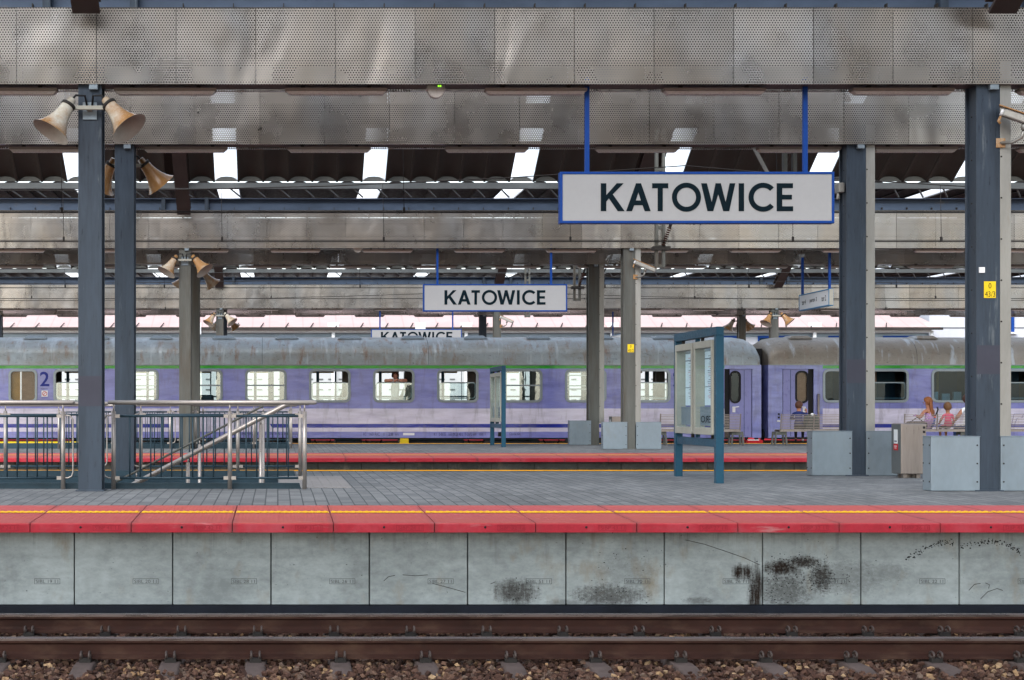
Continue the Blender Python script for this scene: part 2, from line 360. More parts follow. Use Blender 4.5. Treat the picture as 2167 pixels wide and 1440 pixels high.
# ------------------------------------------------------------------ ground and tracks
P = 20.35; P3 = 44.55                       # distance from platform to platform
m_ground = mat('ground_gravel', (.11, .075, .06, 1), .95, 0, .4, 1.5, (1, 1, 1), .5, 18)
tag(MB().box(-900, -60, -.62, 900, 1600, -.5).build('ground', m_ground), kind='structure')
tag(MB().box(-40, 8, -.5, 60, 16.3, -.262).build('ballast_bed', m_ground), kind='structure')
tag(MB().box(-60, 27.6, -.5, 90, 37, -.22).build('track_bed', m_ground), kind='structure')
tag(MB().box(-60, 48, -.5, 90, 61, -.22).build('track_bed', m_ground), kind='structure')

def ballast():
    rng = np.random.default_rng(4)
    ph = (1 + 5 ** .5) / 2
    iv = np.array([(-1, ph, 0), (1, ph, 0), (-1, -ph, 0), (1, -ph, 0), (0, -1, ph), (0, 1, ph), (0, -1, -ph), (0, 1, -ph), (ph, 0, -1), (ph, 0, 1), (-ph, 0, -1), (-ph, 0, 1)]) / 1.9
    iv = np.array([(x, y, z) for x in (-1, 1) for y in (-1, 1) for z in (-1, 1)]) / 1.62
    fi = np.array([(0, 1, 3), (0, 3, 2), (4, 6, 7), (4, 7, 5), (0, 4, 5), (0, 5, 1), (2, 3, 7), (2, 7, 6), (0, 2, 6), (0, 6, 4), (1, 5, 7), (1, 7, 3)])
    _fi = np.array([(0, 11, 5), (0, 5, 1), (0, 1, 7), (0, 7, 10), (0, 10, 11), (1, 5, 9), (5, 11, 4), (11, 10, 2), (10, 7, 6), (7, 1, 8), (3, 9, 4), (3, 4, 2), (3, 2, 6), (3, 6, 8), (3, 8, 9), (4, 9, 5), (2, 4, 11), (6, 2, 10), (8, 6, 7), (9, 8, 1)])
    x0, x1, y0, y1, st = -4.6, 8.6, 11.2, 15.9, .046
    gx, gy = np.meshgrid(np.arange(x0, x1, st), np.arange(y0, y1, st)); n = gx.size
    c = np.stack([gx.ravel(), gy.ravel(), np.full(n, -.245)], 1) + rng.uniform(-.024, .024, (n, 3))
    k = rng.random(n) < .35; c[k, 2] += rng.uniform(.012, .035, k.sum())
    keep = np.ones(n, bool)
    for i in range(-8, 13):                   # the sleepers keep clear of stones, save for a few
        keep &= ~((abs(c[:, 0] - (-.184 + .7 * i)) < .085) & (c[:, 1] > 12.62) & (c[:, 1] < 15.05) & (rng.random(n) > .04))
    c = c[keep]; n = len(c)
    r = rng.uniform(.020, .037, n) * np.where(rng.random(n) < .08, 1.35, 1)
    v = iv[None] * rng.uniform(.55, 1.3, (n, 8, 3)) * rng.uniform(.6, 1.2, (n, 1, 3))
    q = rng.normal(size=(n, 4)); q /= np.linalg.norm(q, axis=1)[:, None]; a, b, cc, d = q.T
    Rm = np.stack([1 - 2 * (cc ** 2 + d ** 2), 2 * (b * cc - a * d), 2 * (b * d + a * cc), 2 * (b * cc + a * d), 1 - 2 * (b ** 2 + d ** 2), 2 * (cc * d - a * b), 2 * (b * d - a * cc), 2 * (cc * d + a * b), 1 - 2 * (b ** 2 + cc ** 2)], 1).reshape(n, 3, 3)
    v = np.einsum('nij,nkj->nki', Rm, v) * r[:, None, None]; v[:, :, 2] *= .85; v += c[:, None]
    f = (fi[None] + (np.arange(n) * 8)[:, None, None]).reshape(-1, 3)
    me = bpy.data.meshes.new('ballast_stones'); me.vertices.add(n * 8); me.vertices.foreach_set('co', v.ravel().astype('f'))
    me.loops.add(f.size); me.loops.foreach_set('vertex_index', f.ravel().astype('i')); me.polygons.add(len(f)); me.polygons.foreach_set('loop_start', np.arange(0, f.size, 3, dtype='i'))
    me.update(calc_edges=True); me.shade_flat()
    at_ = me.attributes.new('tone', 'FLOAT', 'FACE'); at_.data.foreach_set('value', np.repeat(rng.random(n), 12).astype('f'))
    s = N('ballast_stone'); A = s.n('Attribute'); A.attribute_name = 'tone'; rp = s.n('ValToRGB'); s.l(A.outputs['Fac'], rp.inputs[0]); e = rp.color_ramp.elements
    e[0].color = (.048, .025, .019, 1); e[1].color = (.46, .31, .18, 1); e[1].position = 1
    for p_, col in ((.45, (.108, .056, .040, 1)), (.70, (.165, .092, .062, 1)), (.88, (.18, .125, .095, 1)), (.94, (.34, .20, .10, 1))): q_ = e.new(p_); q_.color = col
    c2 = s.mix(1., rp.outputs[0], s.rng(s.noise(40, (1, 1, 1), 5), .3, .7, .65, 1.35), 'MULTIPLY')
    s.set(Base_Color=c2, Roughness=.85); s.b.inputs['Specular IOR Level'].default_value = .2; s.bump(s.noise(120), .3, .003)
    me.materials.append(s.m); o = bpy.data.objects.new('ballast_stones', me); COL.objects.link(o)
    tag(o, 'loose brown and tan ballast stones filling the track bed', 'ballast', None, 'stuff')
ballast()

def rail(Y, label):
    t = thing('rail', (0, Y, -.172), label, 'rail', 'rails of the near track')
    prof = [(-.075, -.172), (.075, -.172), (.075, -.160), (.018, -.138), (.0085, -.12), (.0085, -.06), (.034, -.042), (.034, -.0055), (-.034, -.0055), (-.034, -.042), (-.0085, -.06), (-.0085, -.12), (-.018, -.138), (-.075, -.160)]
    MB().prism([[(Y + a, b) for a, b in prof]], -9, 14, 'yz').build('rail_body', m_rust, t)
    hd = [(-.036, -.026), (.036, -.026), (.036, -.007), (.028, 0), (-.028, 0), (-.036, -.007)]
    MB().prism([[(Y + a, b) for a, b in hd]], -9, 14, 'yz').build('rail_head', m_railhead, t)
rail(13.12, 'rusty brown rail nearest the camera with a worn bright head')
rail(14.62, 'rusty brown rail on the platform side with a bluish shine on its head')

def sleeper():
    X = -.184
    t = thing('concrete_sleeper', (X, 13.87, -.4), 'x', 'sleeper', 'concrete sleepers of the near track')
    b = MB()
    for y0, z0, y1, z1 in ((12.50, -.235, 12.80, -.192), (12.80, -.192, 14.95, -.192), (14.95, -.192, 15.24, -.235)):
        b.hexa([(X - .14, y0, -.4), (X + .14, y0, -.4), (X + .14, y1, -.4), (X - .14, y1, -.4), (X - .078, y0, z0), (X + .078, y0, z0), (X + .078, y1, z1), (X - .078, y1, z1)])
    b.build('beam', m_sleeper, t, .012)
    for Y in (13.12, 14.62):
        for sg in (-1, 1):
            f = MB(); yc = Y + sg * .105
            MB().box(X - .048, min(yc - .03, yc + .03), -.198, X + .048, max(yc - .03, yc + .03), -.155).build('shoulder', m_dark, t, .006)
            for dx in (-.034, .034):
                ring = [(X + dx, yc + .045 * math.cos(a), -.132 + .027 * math.sin(a)) for a in [i * math.pi / 7 for i in range(15)]]
                f.tube(ring, .009, 7)
                f.tube([(X + dx * .9, yc, -.15), (X + dx, yc - sg * .03, -.148), (X + dx * 1.1, yc - sg * .055, -.150)], .009, 7)
            f.build('rail_fastening', m_clip, t)
    return t
s0 = sleeper(); order = list(range(-4, 12)); first_in_view = -3
for i in order:
    j = i - first_in_view
    lab = 'concrete sleeper under the rails, %s from the left edge of the photo' % (ORD[j] if 0 <= j < len(ORD) else 'just out of view')
    if i == 0: s0['label'] = lab
    else: dup(s0, (.7 * i, 0, 0), lab)

# ------------------------------------------------------------------ platforms
Z0, Z1, Z2 = .771, .826, .852                # edge, back of the edge slab, paving
def zpave(y): return Z1 + (Z2 - Z1) * min(1, max(0, (y - 17.45) / 1.8))
def platform(off, x0, x1, stairs, near):
    which = 'near' if near else 'middle' if off < 30 else 'far'
    # paving (with the stair opening left free on the near platform)
    b = MB(); cols = [(x0, x1)] if not stairs else [(x0, -5.6), (-5.6, 0.0), (0.0, x1)]
    ys = [17.45, 19.25, 20.62, 24.35, 26.2]
    for ci, (a, c) in enumerate(cols):
        for i in range(len(ys) - 1):
            if stairs and ci == 1 and i == 2: continue
            b.add([(a, ys[i] + off, zpave(ys[i])), (c, ys[i] + off, zpave(ys[i])), (c, ys[i + 1] + off, zpave(ys[i + 1])), (a, ys[i + 1] + off, zpave(ys[i + 1]))], [(0, 1, 2, 3)])
    tag(b.build('platform_paving', m_paving, fix=False), kind='structure')
    # front edge of red slabs, each with its yellow dots
    pitch = .9945; xf = wx(63.5, 15.55)
    k0 = math.floor((x0 - xf) / pitch); k1 = math.ceil((x1 - xf) / pitch)
    t = thing('platform_edge', (0, 15.55 + off, 0), 'red slab edge with yellow dotted line along the front of the %s platform' % which, 'platform edge', 'red platform edges')
    NUM = '43 26 24 41 42 31 24 32 43 27 32 26 41 30 22'.split()
    for k in range(k0, k1):
        xa, xb = xf + k * pitch + .003, xf + (k + 1) * pitch - .003; y0 = 15.55 + off
        s = MB().prism([[(y0, .675), (y0 + .5, .675), (y0 + 1.9, .74), (y0 + 1.9, Z1), (y0 + .014, Z0), (y0, Z0 - .014)]], xa, xb, 'yz').build('edge_slab', m_redslab, t, .004)
        yl = MB(); z = lambda y: Z0 + (Z1 - Z0) * (y - y0) / 1.9
        ya, yb = y0 + 1.0, y0 + 1.15
        yl.add([(xa + .006, ya, z(ya) + .004), (xb - .006, ya, z(ya) + .004), (xb - .006, yb, z(yb) + .004), (xa + .006, yb, z(yb) + .004)], [(0, 1, 2, 3)])
        if near:
            for r_ in range(3):
                for q in range(14):
                    x = xa + .035 + q * .0700 + (.035 if r_ % 2 else 0); y = ya + .028 + r_ * .047
                    if x < xb - .03:
                        yl.add([(x + .027 * math.cos(a), y + .027 * math.sin(a), z(y) + .005) for a in [i * math.pi / 3 for i in range(6)]] + [(x + .018 * math.cos(a), y + .018 * math.sin(a), z(y) + .013) for a in [i * math.pi / 3 for i in range(6)]],
                               [(i, (i + 1) % 6, 6 + (i + 1) % 6, 6 + i) for i in range(6)] + [(6, 7, 8, 9, 10, 11)])
        yl.build('tactile_strip', m_tactile, s, fix=False)
        if near and -4 < k < 11:
            xm = xa + .497 * pitch
            MB().lathe([(0, 0), (0, .012), (.004, .012)], (xm, y0 - .002, .728), (0, 1, 0), 12).build('lifting_hole', m_black, s, fix=False)
            text('cast_stamp', 'SIBP %s 11' % NUM[(k + 3) % len(NUM)], m_stampred, s, (xa + .635, y0 - .0015, .705), .036, .235)
            fr = MB().prism([rect(xa + .615, .692, xa + .885, .752), rect(xa + .620, .697, xa + .880, .747)[::-1]], y0 - .0015, y0 + .001).build('stamp_frame', m_stampred, s)
    # concrete wall panels below
    yw = 15.995 + off; xw = wx(157.3, 15.995); k0 = math.floor((x0 - xw) / pitch); k1 = math.ceil((x1 - xw) / pitch)
    t = thing('platform_wall', (0, yw, -.3), ('grey concrete panel wall of the near platform with soot stains on the right' if near else 'dim grey concrete panel wall under the red edge of the %s platform' % which), 'wall', 'platform walls')
    NUM2 = '19 20 28 26 27 51 30 26 31 22 26 28'.split()
    for k in range(k0, k1):
        xa, xb = xw + k * pitch + .006, xw + (k + 1) * pitch - .006
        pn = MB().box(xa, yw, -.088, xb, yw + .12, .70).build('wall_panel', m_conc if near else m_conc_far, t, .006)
        if near and -3 < k < 12:
            bd = NUM2[(k + 1) % len(NUM2)]
            text('cast_stamp', 'SIBL %s 11' % bd, m_stamp, pn, (xa + .60, yw - .0012, .130), .034, .225)
            MB().prism([rect(xa + .585, .120, xa + .845, .176), rect(xa + .589, .124, xa + .841, .172)[::-1]], yw - .0012, yw + .001).build('stamp_frame', m_stamp, pn)
    if near:
        rg = random.Random(5); q = MB()
        def fleck(px, py, r_, el=1.):
            a0 = rg.uniform(0, 6.28); n_ = rg.randint(5, 8); cx_, cz_ = wx(px, yw), wz(py, yw)
            q.add([(cx_ + r_ * el * rg.uniform(.5, 1.1) * math.cos(a0 + 6.283 * i / n_), yw - .0012, cz_ + r_ * rg.uniform(.5, 1.1) * math.sin(a0 + 6.283 * i / n_)) for i in range(n_)], [tuple(range(n_))])
        arcs = [(1918, 1184), (1932, 1175), (1946, 1168), (1958, 1161), (1970, 1156), (1984, 1152), (1996, 1150), (2008, 1147), (2018, 1152)], [(2034, 1158), (2052, 1154), (2070, 1151), (2086, 1148), (2100, 1145), (2112, 1148), (2126, 1152), (2140, 1157), (2152, 1163), (2160, 1172)]
        for A in arcs:
            for (ax, ay), (bx_, by_) in zip(A, A[1:]):
                for _ in range(12): u = rg.random(); fleck(ax + (bx_ - ax) * u + rg.gauss(0, 2), ay + (by_ - ay) * u + rg.gauss(0, 3.2), rg.uniform(.003, .010), 1.2)
        for cx_, cy_, sx, sy, n_ in ((1648, 1205, 18, 14, 60), (1690, 1184, 26, 8, 60), (1712, 1205, 20, 20, 130), (1650, 1240, 24, 24, 130), (1745, 1220, 36, 18, 120), (1592, 1235, 8, 20, 40), (1290, 1250, 40, 14, 60), (1095, 1250, 26, 12, 50), (1330, 1180, 60, 20, 40)):
            for _ in range(int(n_ * .8)): fleck(rg.gauss(cx_, sx), min(1276, rg.gauss(cy_, sy)), rg.uniform(.002, .008), rg.uniform(.8, 1.5))
        o = q.build('soot_fleck', m_black, t, fix=False); o['kind'] = 'stuff'
        q = MB()
        for L_ in ([(1450, 1143), (1490, 1152), (1535, 1167), (1575, 1181), (1608, 1196)], [(915, 1235), (945, 1243), (985, 1254)], [(812, 1230), (822, 1221), (836, 1218)], [(852, 1217), (880, 1219), (905, 1217)], [(1038, 1236), (1048, 1232)], [(2075, 1268), (2090, 1253), (2110, 1246), (2122, 1250)], [(2050, 1250), (2062, 1237), (2075, 1235)], [(2085, 1234), (2094, 1238), (2092, 1246)]):
            q.tube([(wx(a_, yw), yw - .0006, wz(b_, yw)) for a_, b_ in L_], .0028, 4, cap=False)
        o = q.build('scratch', m_dark, t, fix=False); o['kind'] = 'stuff'
    MB().box(x0, yw - .035, -.4, x1, yw + .1, -.093).build('plinth', m_plinth, t)
    MB().box(x0, yw + .125, -.4, x1, yw + .3, .69).build('backing', m_dark, t)
    # rear edge
    t = thing('platform_edge', (0, 28 + off, 0), 'red slab edge with yellow line along the rear of the %s platform' % which, 'platform edge', 'red platform edges')
    MB().prism([[(26.2 + off, .70), (28 + off, .672), (28 + off, Z0), (26.2 + off, Z2 - .004)]], x0, x1, 'yz').build('edge_slab', m_redslab, t)
    MB().prism([[(26.75 + off, .838), (27.05 + off, .828), (27.05 + off, .838), (26.75 + off, .853)]], x0, x1, 'yz').build('tactile_strip', m_tactile, t)
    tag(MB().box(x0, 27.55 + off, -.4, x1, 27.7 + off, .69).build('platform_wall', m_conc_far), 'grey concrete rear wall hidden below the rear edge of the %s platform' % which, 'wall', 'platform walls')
platform(0, -6.5, 12.5, True, True)
platform(P, -12, 24, False, False)
platform(P3, -17, 38, False, False)
# pale ribbed paving beside the stair head
b = MB(); b.box(.02, 20.72, Z2 - .02, .97, 24.25, Z2 + .004)
for i in range(7): b.box(.10 + i * .125, 20.75, Z2 + .004, .15 + i * .125, 24.2, Z2 + .009)
tag(b.build('tactile_paving', m_tactpale), 'pale grey ribbed paving panel beside the stair railing end', 'paving')
# the stair well itself
t = thing('staircase', (-2.8, 22.5, -1.2), 'dark stair flight sinking below the near platform between the railings', 'stairs')
b = MB(); b.box(-5.62, 20.50, -2.2, .0, 20.615, Z2 - .005); b.box(-5.62, 24.355, -2.2, .0, 24.5, Z2 - .005); b.box(-5.75, 20.5, -2.2, -5.605, 24.5, Z2 - .005)
b.build('well_wall', m_teal, t)
b = MB()
for i in range(16): b.box(-.31 * (i + 1), 20.625, -2.2, -.31 * i, 24.345, Z2 - .16 * (i + 1))
b.build('step', m_tactpale, t)

# ------------------------------------------------------------------ columns
def column(X, Yf, base, steel, label, cover=True, patch=None, xw=.30, jb=True):
    t = thing('canopy_column', (X, Yf, base), label, 'column', 'steel canopy columns')
    h = xw / 2; d = .34; z1 = 6.55
    b = MB(); b.box(X - h, Yf, base, X + h, Yf + .035, z1); b.box(X - h, Yf + d - .035, base, X + h, Yf + d, z1); b.box(X - h + .03, Yf + .035, base, X + h - .03, Yf + d - .035, z1)
    b.build('shaft', steel, t, .006)
    MB().box(X - h - .03, Yf - .04, base - .01, X + h + .03, Yf + d + .03, base + .016).build('base_plate', steel, t, .004)
    if jb: MB().box(X - .055 + .05, Yf - .07, 5.90, X + .055 + .05, Yf - .002, 5.985).build('junction_box', m_boxmetal, t, .008)
    if cover:
        b = MB(); b.box(X + h + .004, Yf + .015, base + .62, X + h + .145, Yf + .27, z1)
        b.build('cable_cover', m_cover, t, .006)
        b = MB()
        for i in range(9): b.lathe([(0, .012), (.008, .010), (.008, 0)], (X + h + .02, Yf + .015, base + 1.1 + i * .52), (0, -1, 0), 8)
        b.build('cover_bolt', m_dark, t)
        b = MB()
        for i in range(9): b.lathe([(0, .010), (.008, .008), (.008, 0)], (X - h + .03, Yf + .20, base + .9 + i * .55), (-1, 0, 0), 8)
        b.build('side_bolt', m_dark, t)
    if patch: MB().box(X - h + .004, Yf - .0025, wz(patch[1], Yf), X + h - .004, Yf + .004, wz(patch[0], Yf)).build('repaint_patch', m_patch, t)
    return t
XL, XR, XF = -2.367, 8.953, 20.27
YC, YB = 19.93, 24.45
column(XL, YC, Z2, m_bluesteel, 'blue-grey steel column with a pair of horn speakers, foremost on the left', False, (796, 860))
column(XL - .005, YB, Z2, m_bluesteel, 'blue-grey steel column just right of and behind the foremost left column', False)
column(XR, YC, Z2, m_bluesteel, 'blue-grey steel column with yellow plate 0 43/3, at the right edge', True, (731, 792))
column(XR - .01, YB, Z2, m_bluesteel, 'blue-grey steel column right of the large station sign, behind grey boxes', True, (761, 811))
column(XL, YC + P, Z2, m_greysteel, 'brownish grey column with horn speakers on the middle platform, at left', False)
column(XL, YB + P, Z2, m_greysteel, 'grey column half hidden behind the brownish speaker column at left', False)
column(XR, YC + P, Z2, m_greysteel, 'grey column with small yellow plate and camera on the middle platform', True)
column(XR, YB + P, Z2, m_greysteel, 'grey column left of the one with the small yellow plate, middle platform', True)
column(XF, YB + P, Z2, m_greysteel, 'grey column of the middle platform hidden behind the right edge column', True)
column(XL, YC + P3, Z2, m_greysteel, 'grey column rising behind the train roof under the leftmost distant speakers', False)
column(XL, YB + P3, Z2, m_bluesteel, 'bluish column behind the train, mostly hidden by the leftmost distant speaker column', False)
column(XR, YC + P3, Z2, m_greysteel, 'grey column with a camera behind the train, right of the cut off sign', False)
column(XR, YB + P3, Z2, m_bluesteel, 'bluish grey column behind the train, beside the distant camera column', False)
column(XF, YC + P3, Z2, m_greysteel, 'grey column with speakers behind the train, left of the second coach roof', False)
column(XF, YB + P3, Z2, m_greysteel, 'grey column above the coach end beside the notice board, speakers behind it', False)
column(-12.2, YB + P3, Z2, m_bluesteel, 'grey column at the left edge of the photo above the coach roof', False)

# ------------------------------------------------------------------ perforated canopy fascias
def fascia(Yf, k0, k1, rear, label):
    t = thing('canopy_fascia', (0, Yf, 5.968), label, 'fascia', 'perforated canopy fascias')
    zb, zt = 5.968, 6.923; rng = random.Random(int(Yf))
    for row, Y in ((0, Yf), (1, Yf + .5)):
        proto = None
        for k in range(k0, k1):
            xa = -2.278 + k + .0035; xb = xa + .993
            if proto is None:
                b = MB(); o = xa
                n = 6
                for i in range(n):
                    u0, u1 = xa + (xb - xa) * i / n, xa + (xb - xa) * (i + 1) / n
                    b.add([(u0, Y, zb), (u1, Y, zb), (u1, Y, zt), (u0, Y, zt)], [(0, 1, 2, 3)])
                sg = 1 if row == 0 else -1
                b.add([(xa, Y, zb), (xb, Y, zb), (xb, Y + sg * .06, zb), (xa, Y + sg * .06, zb)], [(0, 1, 2, 3)])
                b.add([(xa, Y, zt), (xb, Y, zt), (xb, Y + sg * .06, zt), (xa, Y + sg * .06, zt)], [(0, 1, 2, 3)])
                for xx in (xa, xb): b.add([(xx, Y, zb), (xx, Y + sg * .05, zb), (xx, Y + sg * .05, zt), (xx, Y, zt)], [(0, 1, 2, 3)])
                proto = b.build('fascia_panel', m_perf, t, fix=False); p = proto; x_first = xa
            else:
                p = proto.copy(); COL.objects.link(p); p.parent = t; p.location = (xa - x_first, 0, 0)
            p.rotation_euler = (rng.uniform(-.012, .012), 0, 0)
    b = MB(); b.box(-2.278 + k0, Yf + .06, 6.28, -2.278 + k1, Yf + .42, 6.60 if Yf > 20 else 6.90)          # the steel beam inside, made taller in the nearest bands to block skylight
    b.build('box_beam', m_dark, t)
    MB().box(-2.278 + k0, Yf + .015, 5.985, -2.278 + k1, Yf + .41, 6.02).build('bottom_plate', m_brownsteel, t)  # brown underside plate, added to close the box and darken its inside
    MB().box(-2.278 + k0, Yf + .012, 6.9255, -2.278 + k1, Yf + .488, 6.934).build('top_cover', m_dark, t)  # cover added to stop skylight showing through the upper holes
    return t
EXT = {0: (-6, 14), 1: (-11, 26), 2: (-16, 40)}
NAME = ('near platform', 'middle platform', 'far platform')
FY = []
for p, off in enumerate((0, P, P3)):
    for r_, Y in enumerate((19.85, 24.37)):
        lab = 'band of perforated grey metal panels, %s of the %s canopy' % (('front edge', 'rear edge')[r_], NAME[p])
        fascia(Y + off, EXT[p][0], EXT[p][1], r_, lab); FY.append(Y + off)

# girders on top, with stiffeners
for p, off in enumerate((0, P, P3)):
    for r_, Y in enumerate((19.85, 24.37)):
        Y += off; x0, x1 = EXT[p][0] - 2.3, EXT[p][1] - 2.3
        t = thing('roof_girder', (0, Y, 6.93), 'blue-grey steel girder on top of the perforated band, %s of the %s canopy' % (('front', 'rear')[r_], NAME[p]), 'girder', 'roof girders')
        ya, yb = Y + .10, Y + .40
        b = MB(); b.box(x0, ya, 6.935, x1, yb, 6.955); b.box(x0, ya, 7.225, x1, yb, 7.245); b.box(x0, (ya + yb) / 2 - .01, 6.955, x1, (ya + yb) / 2 + .01, 7.225); b.build('beam', m_girder, t)
        repeat(MB().box(x0 + .1, (ya + yb) / 2 - .1, 6.957, x0 + .112, (ya + yb) / 2 - .011, 7.02).build('stiffener', m_dark, t), min(95, int((x1 - x0) / .636)), (.636, 0, 0))
        for xc in (XL - 11.32, XL, XR, XF, XF + 11.3):
            if x0 < xc < x1:
                for dx in (-.55, .55): MB().box(xc + dx - .05, ya - .02, 6.93, xc + dx + .05, yb + .02, 7.26).build('bracket', m_bluesteel, t)

# vaulted roofs: flat over the platforms, pitched wings over the tracks
VP = .6067; V0 = -1.575
def vaults(path, x0, x1, label, caps, rise=.13, every=6):
    """barrel vaulted sheets along X, extruded along a path in the YZ plane; every sixth vault is a skylight, over the near platform all of them, to add light"""
    t = thing('canopy_roof', (0, path[0][0], path[0][1]), label, 'roof', 'vaulted canopy roofs')
    k0 = math.floor((x0 - V0) / VP); k1 = math.ceil((x1 - V0) / VP); sheet, sky_, cap, rib = MB(), [], MB(), MB()
    n = 7
    (ya, za), (yb, zb) = path[0], path[-1]; L = math.hypot(yb - ya, zb - za); ny, nz = -(zb - za) / L, (yb - ya) / L
    if nz < 0: ny, nz = -ny, -nz
    for k in range(k0, k1):
        xs = V0 + k * VP; isky = (k % every == 0)
        m = MB() if isky else sheet
        A = [(xs + VP * i / n, rise * math.sin(math.pi * i / n) ** .8) for i in range(n + 1)]
        vs = [(x, ya + ny * h, za + nz * h) for x, h in A] + [(x, yb + ny * h, zb + nz * h) for x, h in A]
        m.add(vs, [(i, i + 1, n + 2 + i, n + 1 + i) for i in range(n)], 0, True)
        if isky: sky_.append(m)
        rib.bar((xs, ya, za - .012), (xs, yb, zb - .012), .05, .03)
        if caps:
            h2 = [(xs + VP / 2 + VP * .485 * math.cos(math.pi * i / 10), .122 * math.sin(math.pi * i / 10) ** .8) for i in range(11)]
            cap.prism([[(x, za + .0 + h) for x, h in h2]], ya + .02, ya + .05, 'xz')
            sh = [(xs + VP / 2 + VP * .425 * math.cos(math.pi * i / 10), .128 * math.sin(math.pi * i / 10)) for i in range(11)]
    sheet.build('roof_sheet', m_roofunder, t, fix=False); rib.build('roof_rib', m_roofunder, t)
    for m in sky_: m.build('skylight', m_sky, t, fix=False)
    if caps: cap.build('vault_end', m_cap, t)
SL = math.tan(R(31))
def wing(ye, sgn, p, label, length=3.3):
    x0, x1 = EXT[p][0] - 2.3, EXT[p][1] - 2.3
    vaults([(ye, 7.5), (ye + sgn * length, 7.5 + SL * length)], x0, x1, label, True)
    t = thing('roof_purlin', (0, ye, 7.3), label.replace('pitched vaulted roof', 'light grey eaves beam of the roof'), 'beam', 'eaves beams')
    b = MB(); b.box(x0, ye - .07, 7.31, x1, ye + .07, 7.455); b.build('beam', m_purlin, t)
    # little lattice ties between eaves beam and girder
    repeat(MB().bar((x0, ye, 7.31), (x0 + .25, ye - sgn * .35, 7.15), .03, .03).build('lattice_tie', m_purlin, t), min(95, int((x1 - x0) / VP)), (VP, 0, 0))
    for xc, nm in ((XL, 'left'), (XR, 'right'), (XF, 'far right')):
        if x0 < xc < x1:
            rf = MB(); Yg = ye - sgn * .85
            a = Vector((xc, Yg, 6.79)); b_ = Vector((xc, Yg + sgn * (length + .9), 6.79 + SL * (length + .9)))
            rf.bar(a, b_, .34, .04); up = Vector((0, -sgn * math.sin(R(31)), math.cos(R(31)))) * .20
            rf.bar(a + up, b_ + up, .34, .04); rf.bar(a + up / 2, b_ + up / 2, .05, .17)
            tag(rf.build('roof_rafter', m_brownsteel), 'dark brown sloping rafter over the %s column, %s' % (nm, label.replace('pitched vaulted roof ', '')), 'rafter', 'sloping roof rafters')
wing(19.85 - 1.15, -1, 0, 'pitched vaulted roof in front of the near platform canopy', 4.4)  # length beyond the view, stretched to shade the front band
wing(24.87 + 1.15, 1, 0, 'pitched vaulted roof behind the near platform canopy', 3.2)  # unseen length, set to shade the middle platform band
wing(40.2 - 1.15, -1, 1, 'pitched vaulted roof before the middle platform canopy')
wing(24.87 + P + 1.15, 1, 1, 'pitched vaulted roof behind the middle platform canopy', 1.4)  # unseen length, cut short to let light reach the coach roof
wing(19.85 + P3 - 1.15, -1, 2, 'pitched vaulted roof before the far platform canopy', 2.4)
# canopy added above the camera, out of the frame, to shade the tracks in front
vaults([(4.87 + .8, 7.5), (4.87 + 4.1, 7.5 + SL * 3.3)], -12, 18, 'unseen pitched vaulted roof added over the photographer for shade', False)
vaults([(-2.5, 7.50), (4.85, 7.50)], -12, 18, 'unseen flat vaulted roof sheets added over the photographer for shade', False)
fascia(24.37 - P, -10, 19, 1, 'unseen band of perforated grey metal panels added above the photographer for shade')
for p, off in enumerate((0, P, P3)):
    vaults([(19.55 + off, 7.50), (25.2 + off, 7.50)], EXT[p][0] - 2.3, EXT[p][1] - 2.3, 'flat vaulted roof sheets over the %s' % NAME[p], False, every=(1, 6, 6)[p])  # near platform roof made all skylight to brighten the rear band

# ------------------------------------------------------------------ strip lamps, emergency lights
def lamp(xa, xb, Y, z=5.915):
    t = thing('strip_lamp', ((xa + xb) / 2, Y, z), 'x', 'lamp', 'fluorescent strip lamps under the canopies')
    b = MB(); b.hexa([(xa, Y - .07, z), (xb, Y - .07, z), (xb, Y + .07, z), (xa, Y + .07, z), (xa, Y - .09, z + .035), (xb, Y - .09, z + .035), (xb, Y + .09, z + .035), (xa, Y + .09, z + .035)]); b.build('housing', m_lamp, t, .006)
    b = MB(); b.hexa([(xa + .05, Y - .045, z - .04), (xb - .05, Y - .045, z - .04), (xb - .05, Y + .045, z - .04), (xa + .05, Y + .045, z - .04), (xa + .012, Y - .068, z - .001), (xb - .012, Y - .068, z - .001), (xb - .012, Y + .068, z - .001), (xa + .012, Y + .068, z - .001)])
    b.build('diffuser', m_lampglass, t, .006)
    for xh in (xa + .2, xb - .25): MB().box(xh, Y - .02, z + .035, xh + .05, Y + .02, z + .10).build('hanger', m_dark, t)
    return t
L0 = lamp(-.645, .645, 20.08)
def lamps(pxs, Y, scale_w, where):
    for i, px in enumerate(pxs):
        c = dup(L0, (wx(px, Y) - L0.location.x, Y - L0.location.y, 0), 'strip lamp under the %s, %s from the left' % (where, ORD[i]))
F1C = [15, 350, 711, 1133, 1510, 1908, 2260]; F2C = [108, 393, 697, 1030, 1348, 1690, 1936, 2240]
lamps([wx(p_, 20.08) * F / 20.08 + CX for p_ in F1C], 20.08, 1, 'front perforated band of the near platform')
lamps(F2C, 24.6, 1, 'rear perforated band of the near platform')
X1 = [wx(p_, 20.08) for p_ in F1C]; X2 = [wx(p_, 24.6) for p_ in F2C]
sp = 2.35
lamps([CX + F * (-6.6 + sp * i) / 40.43 for i in range(12)], 40.43, 1, 'front perforated band of the middle platform')
lamps([CX + F * (-7.3 + sp * i) / 44.95 for i in range(14)], 44.95, 1, 'rear perforated band of the middle platform')
lamps([CX + F * (-11 + 2.6 * i) / 64.6 for i in range(17)], 64.6, 1, 'front perforated band of the far platform')
lamps([CX + F * (-11.6 + 2.6 * i) / 69.1 for i in range(18)], 69.1, 1, 'rear perforated band of the far platform')
COL.objects.unlink(L0); [COL.objects.unlink(c) for c in L0.children]

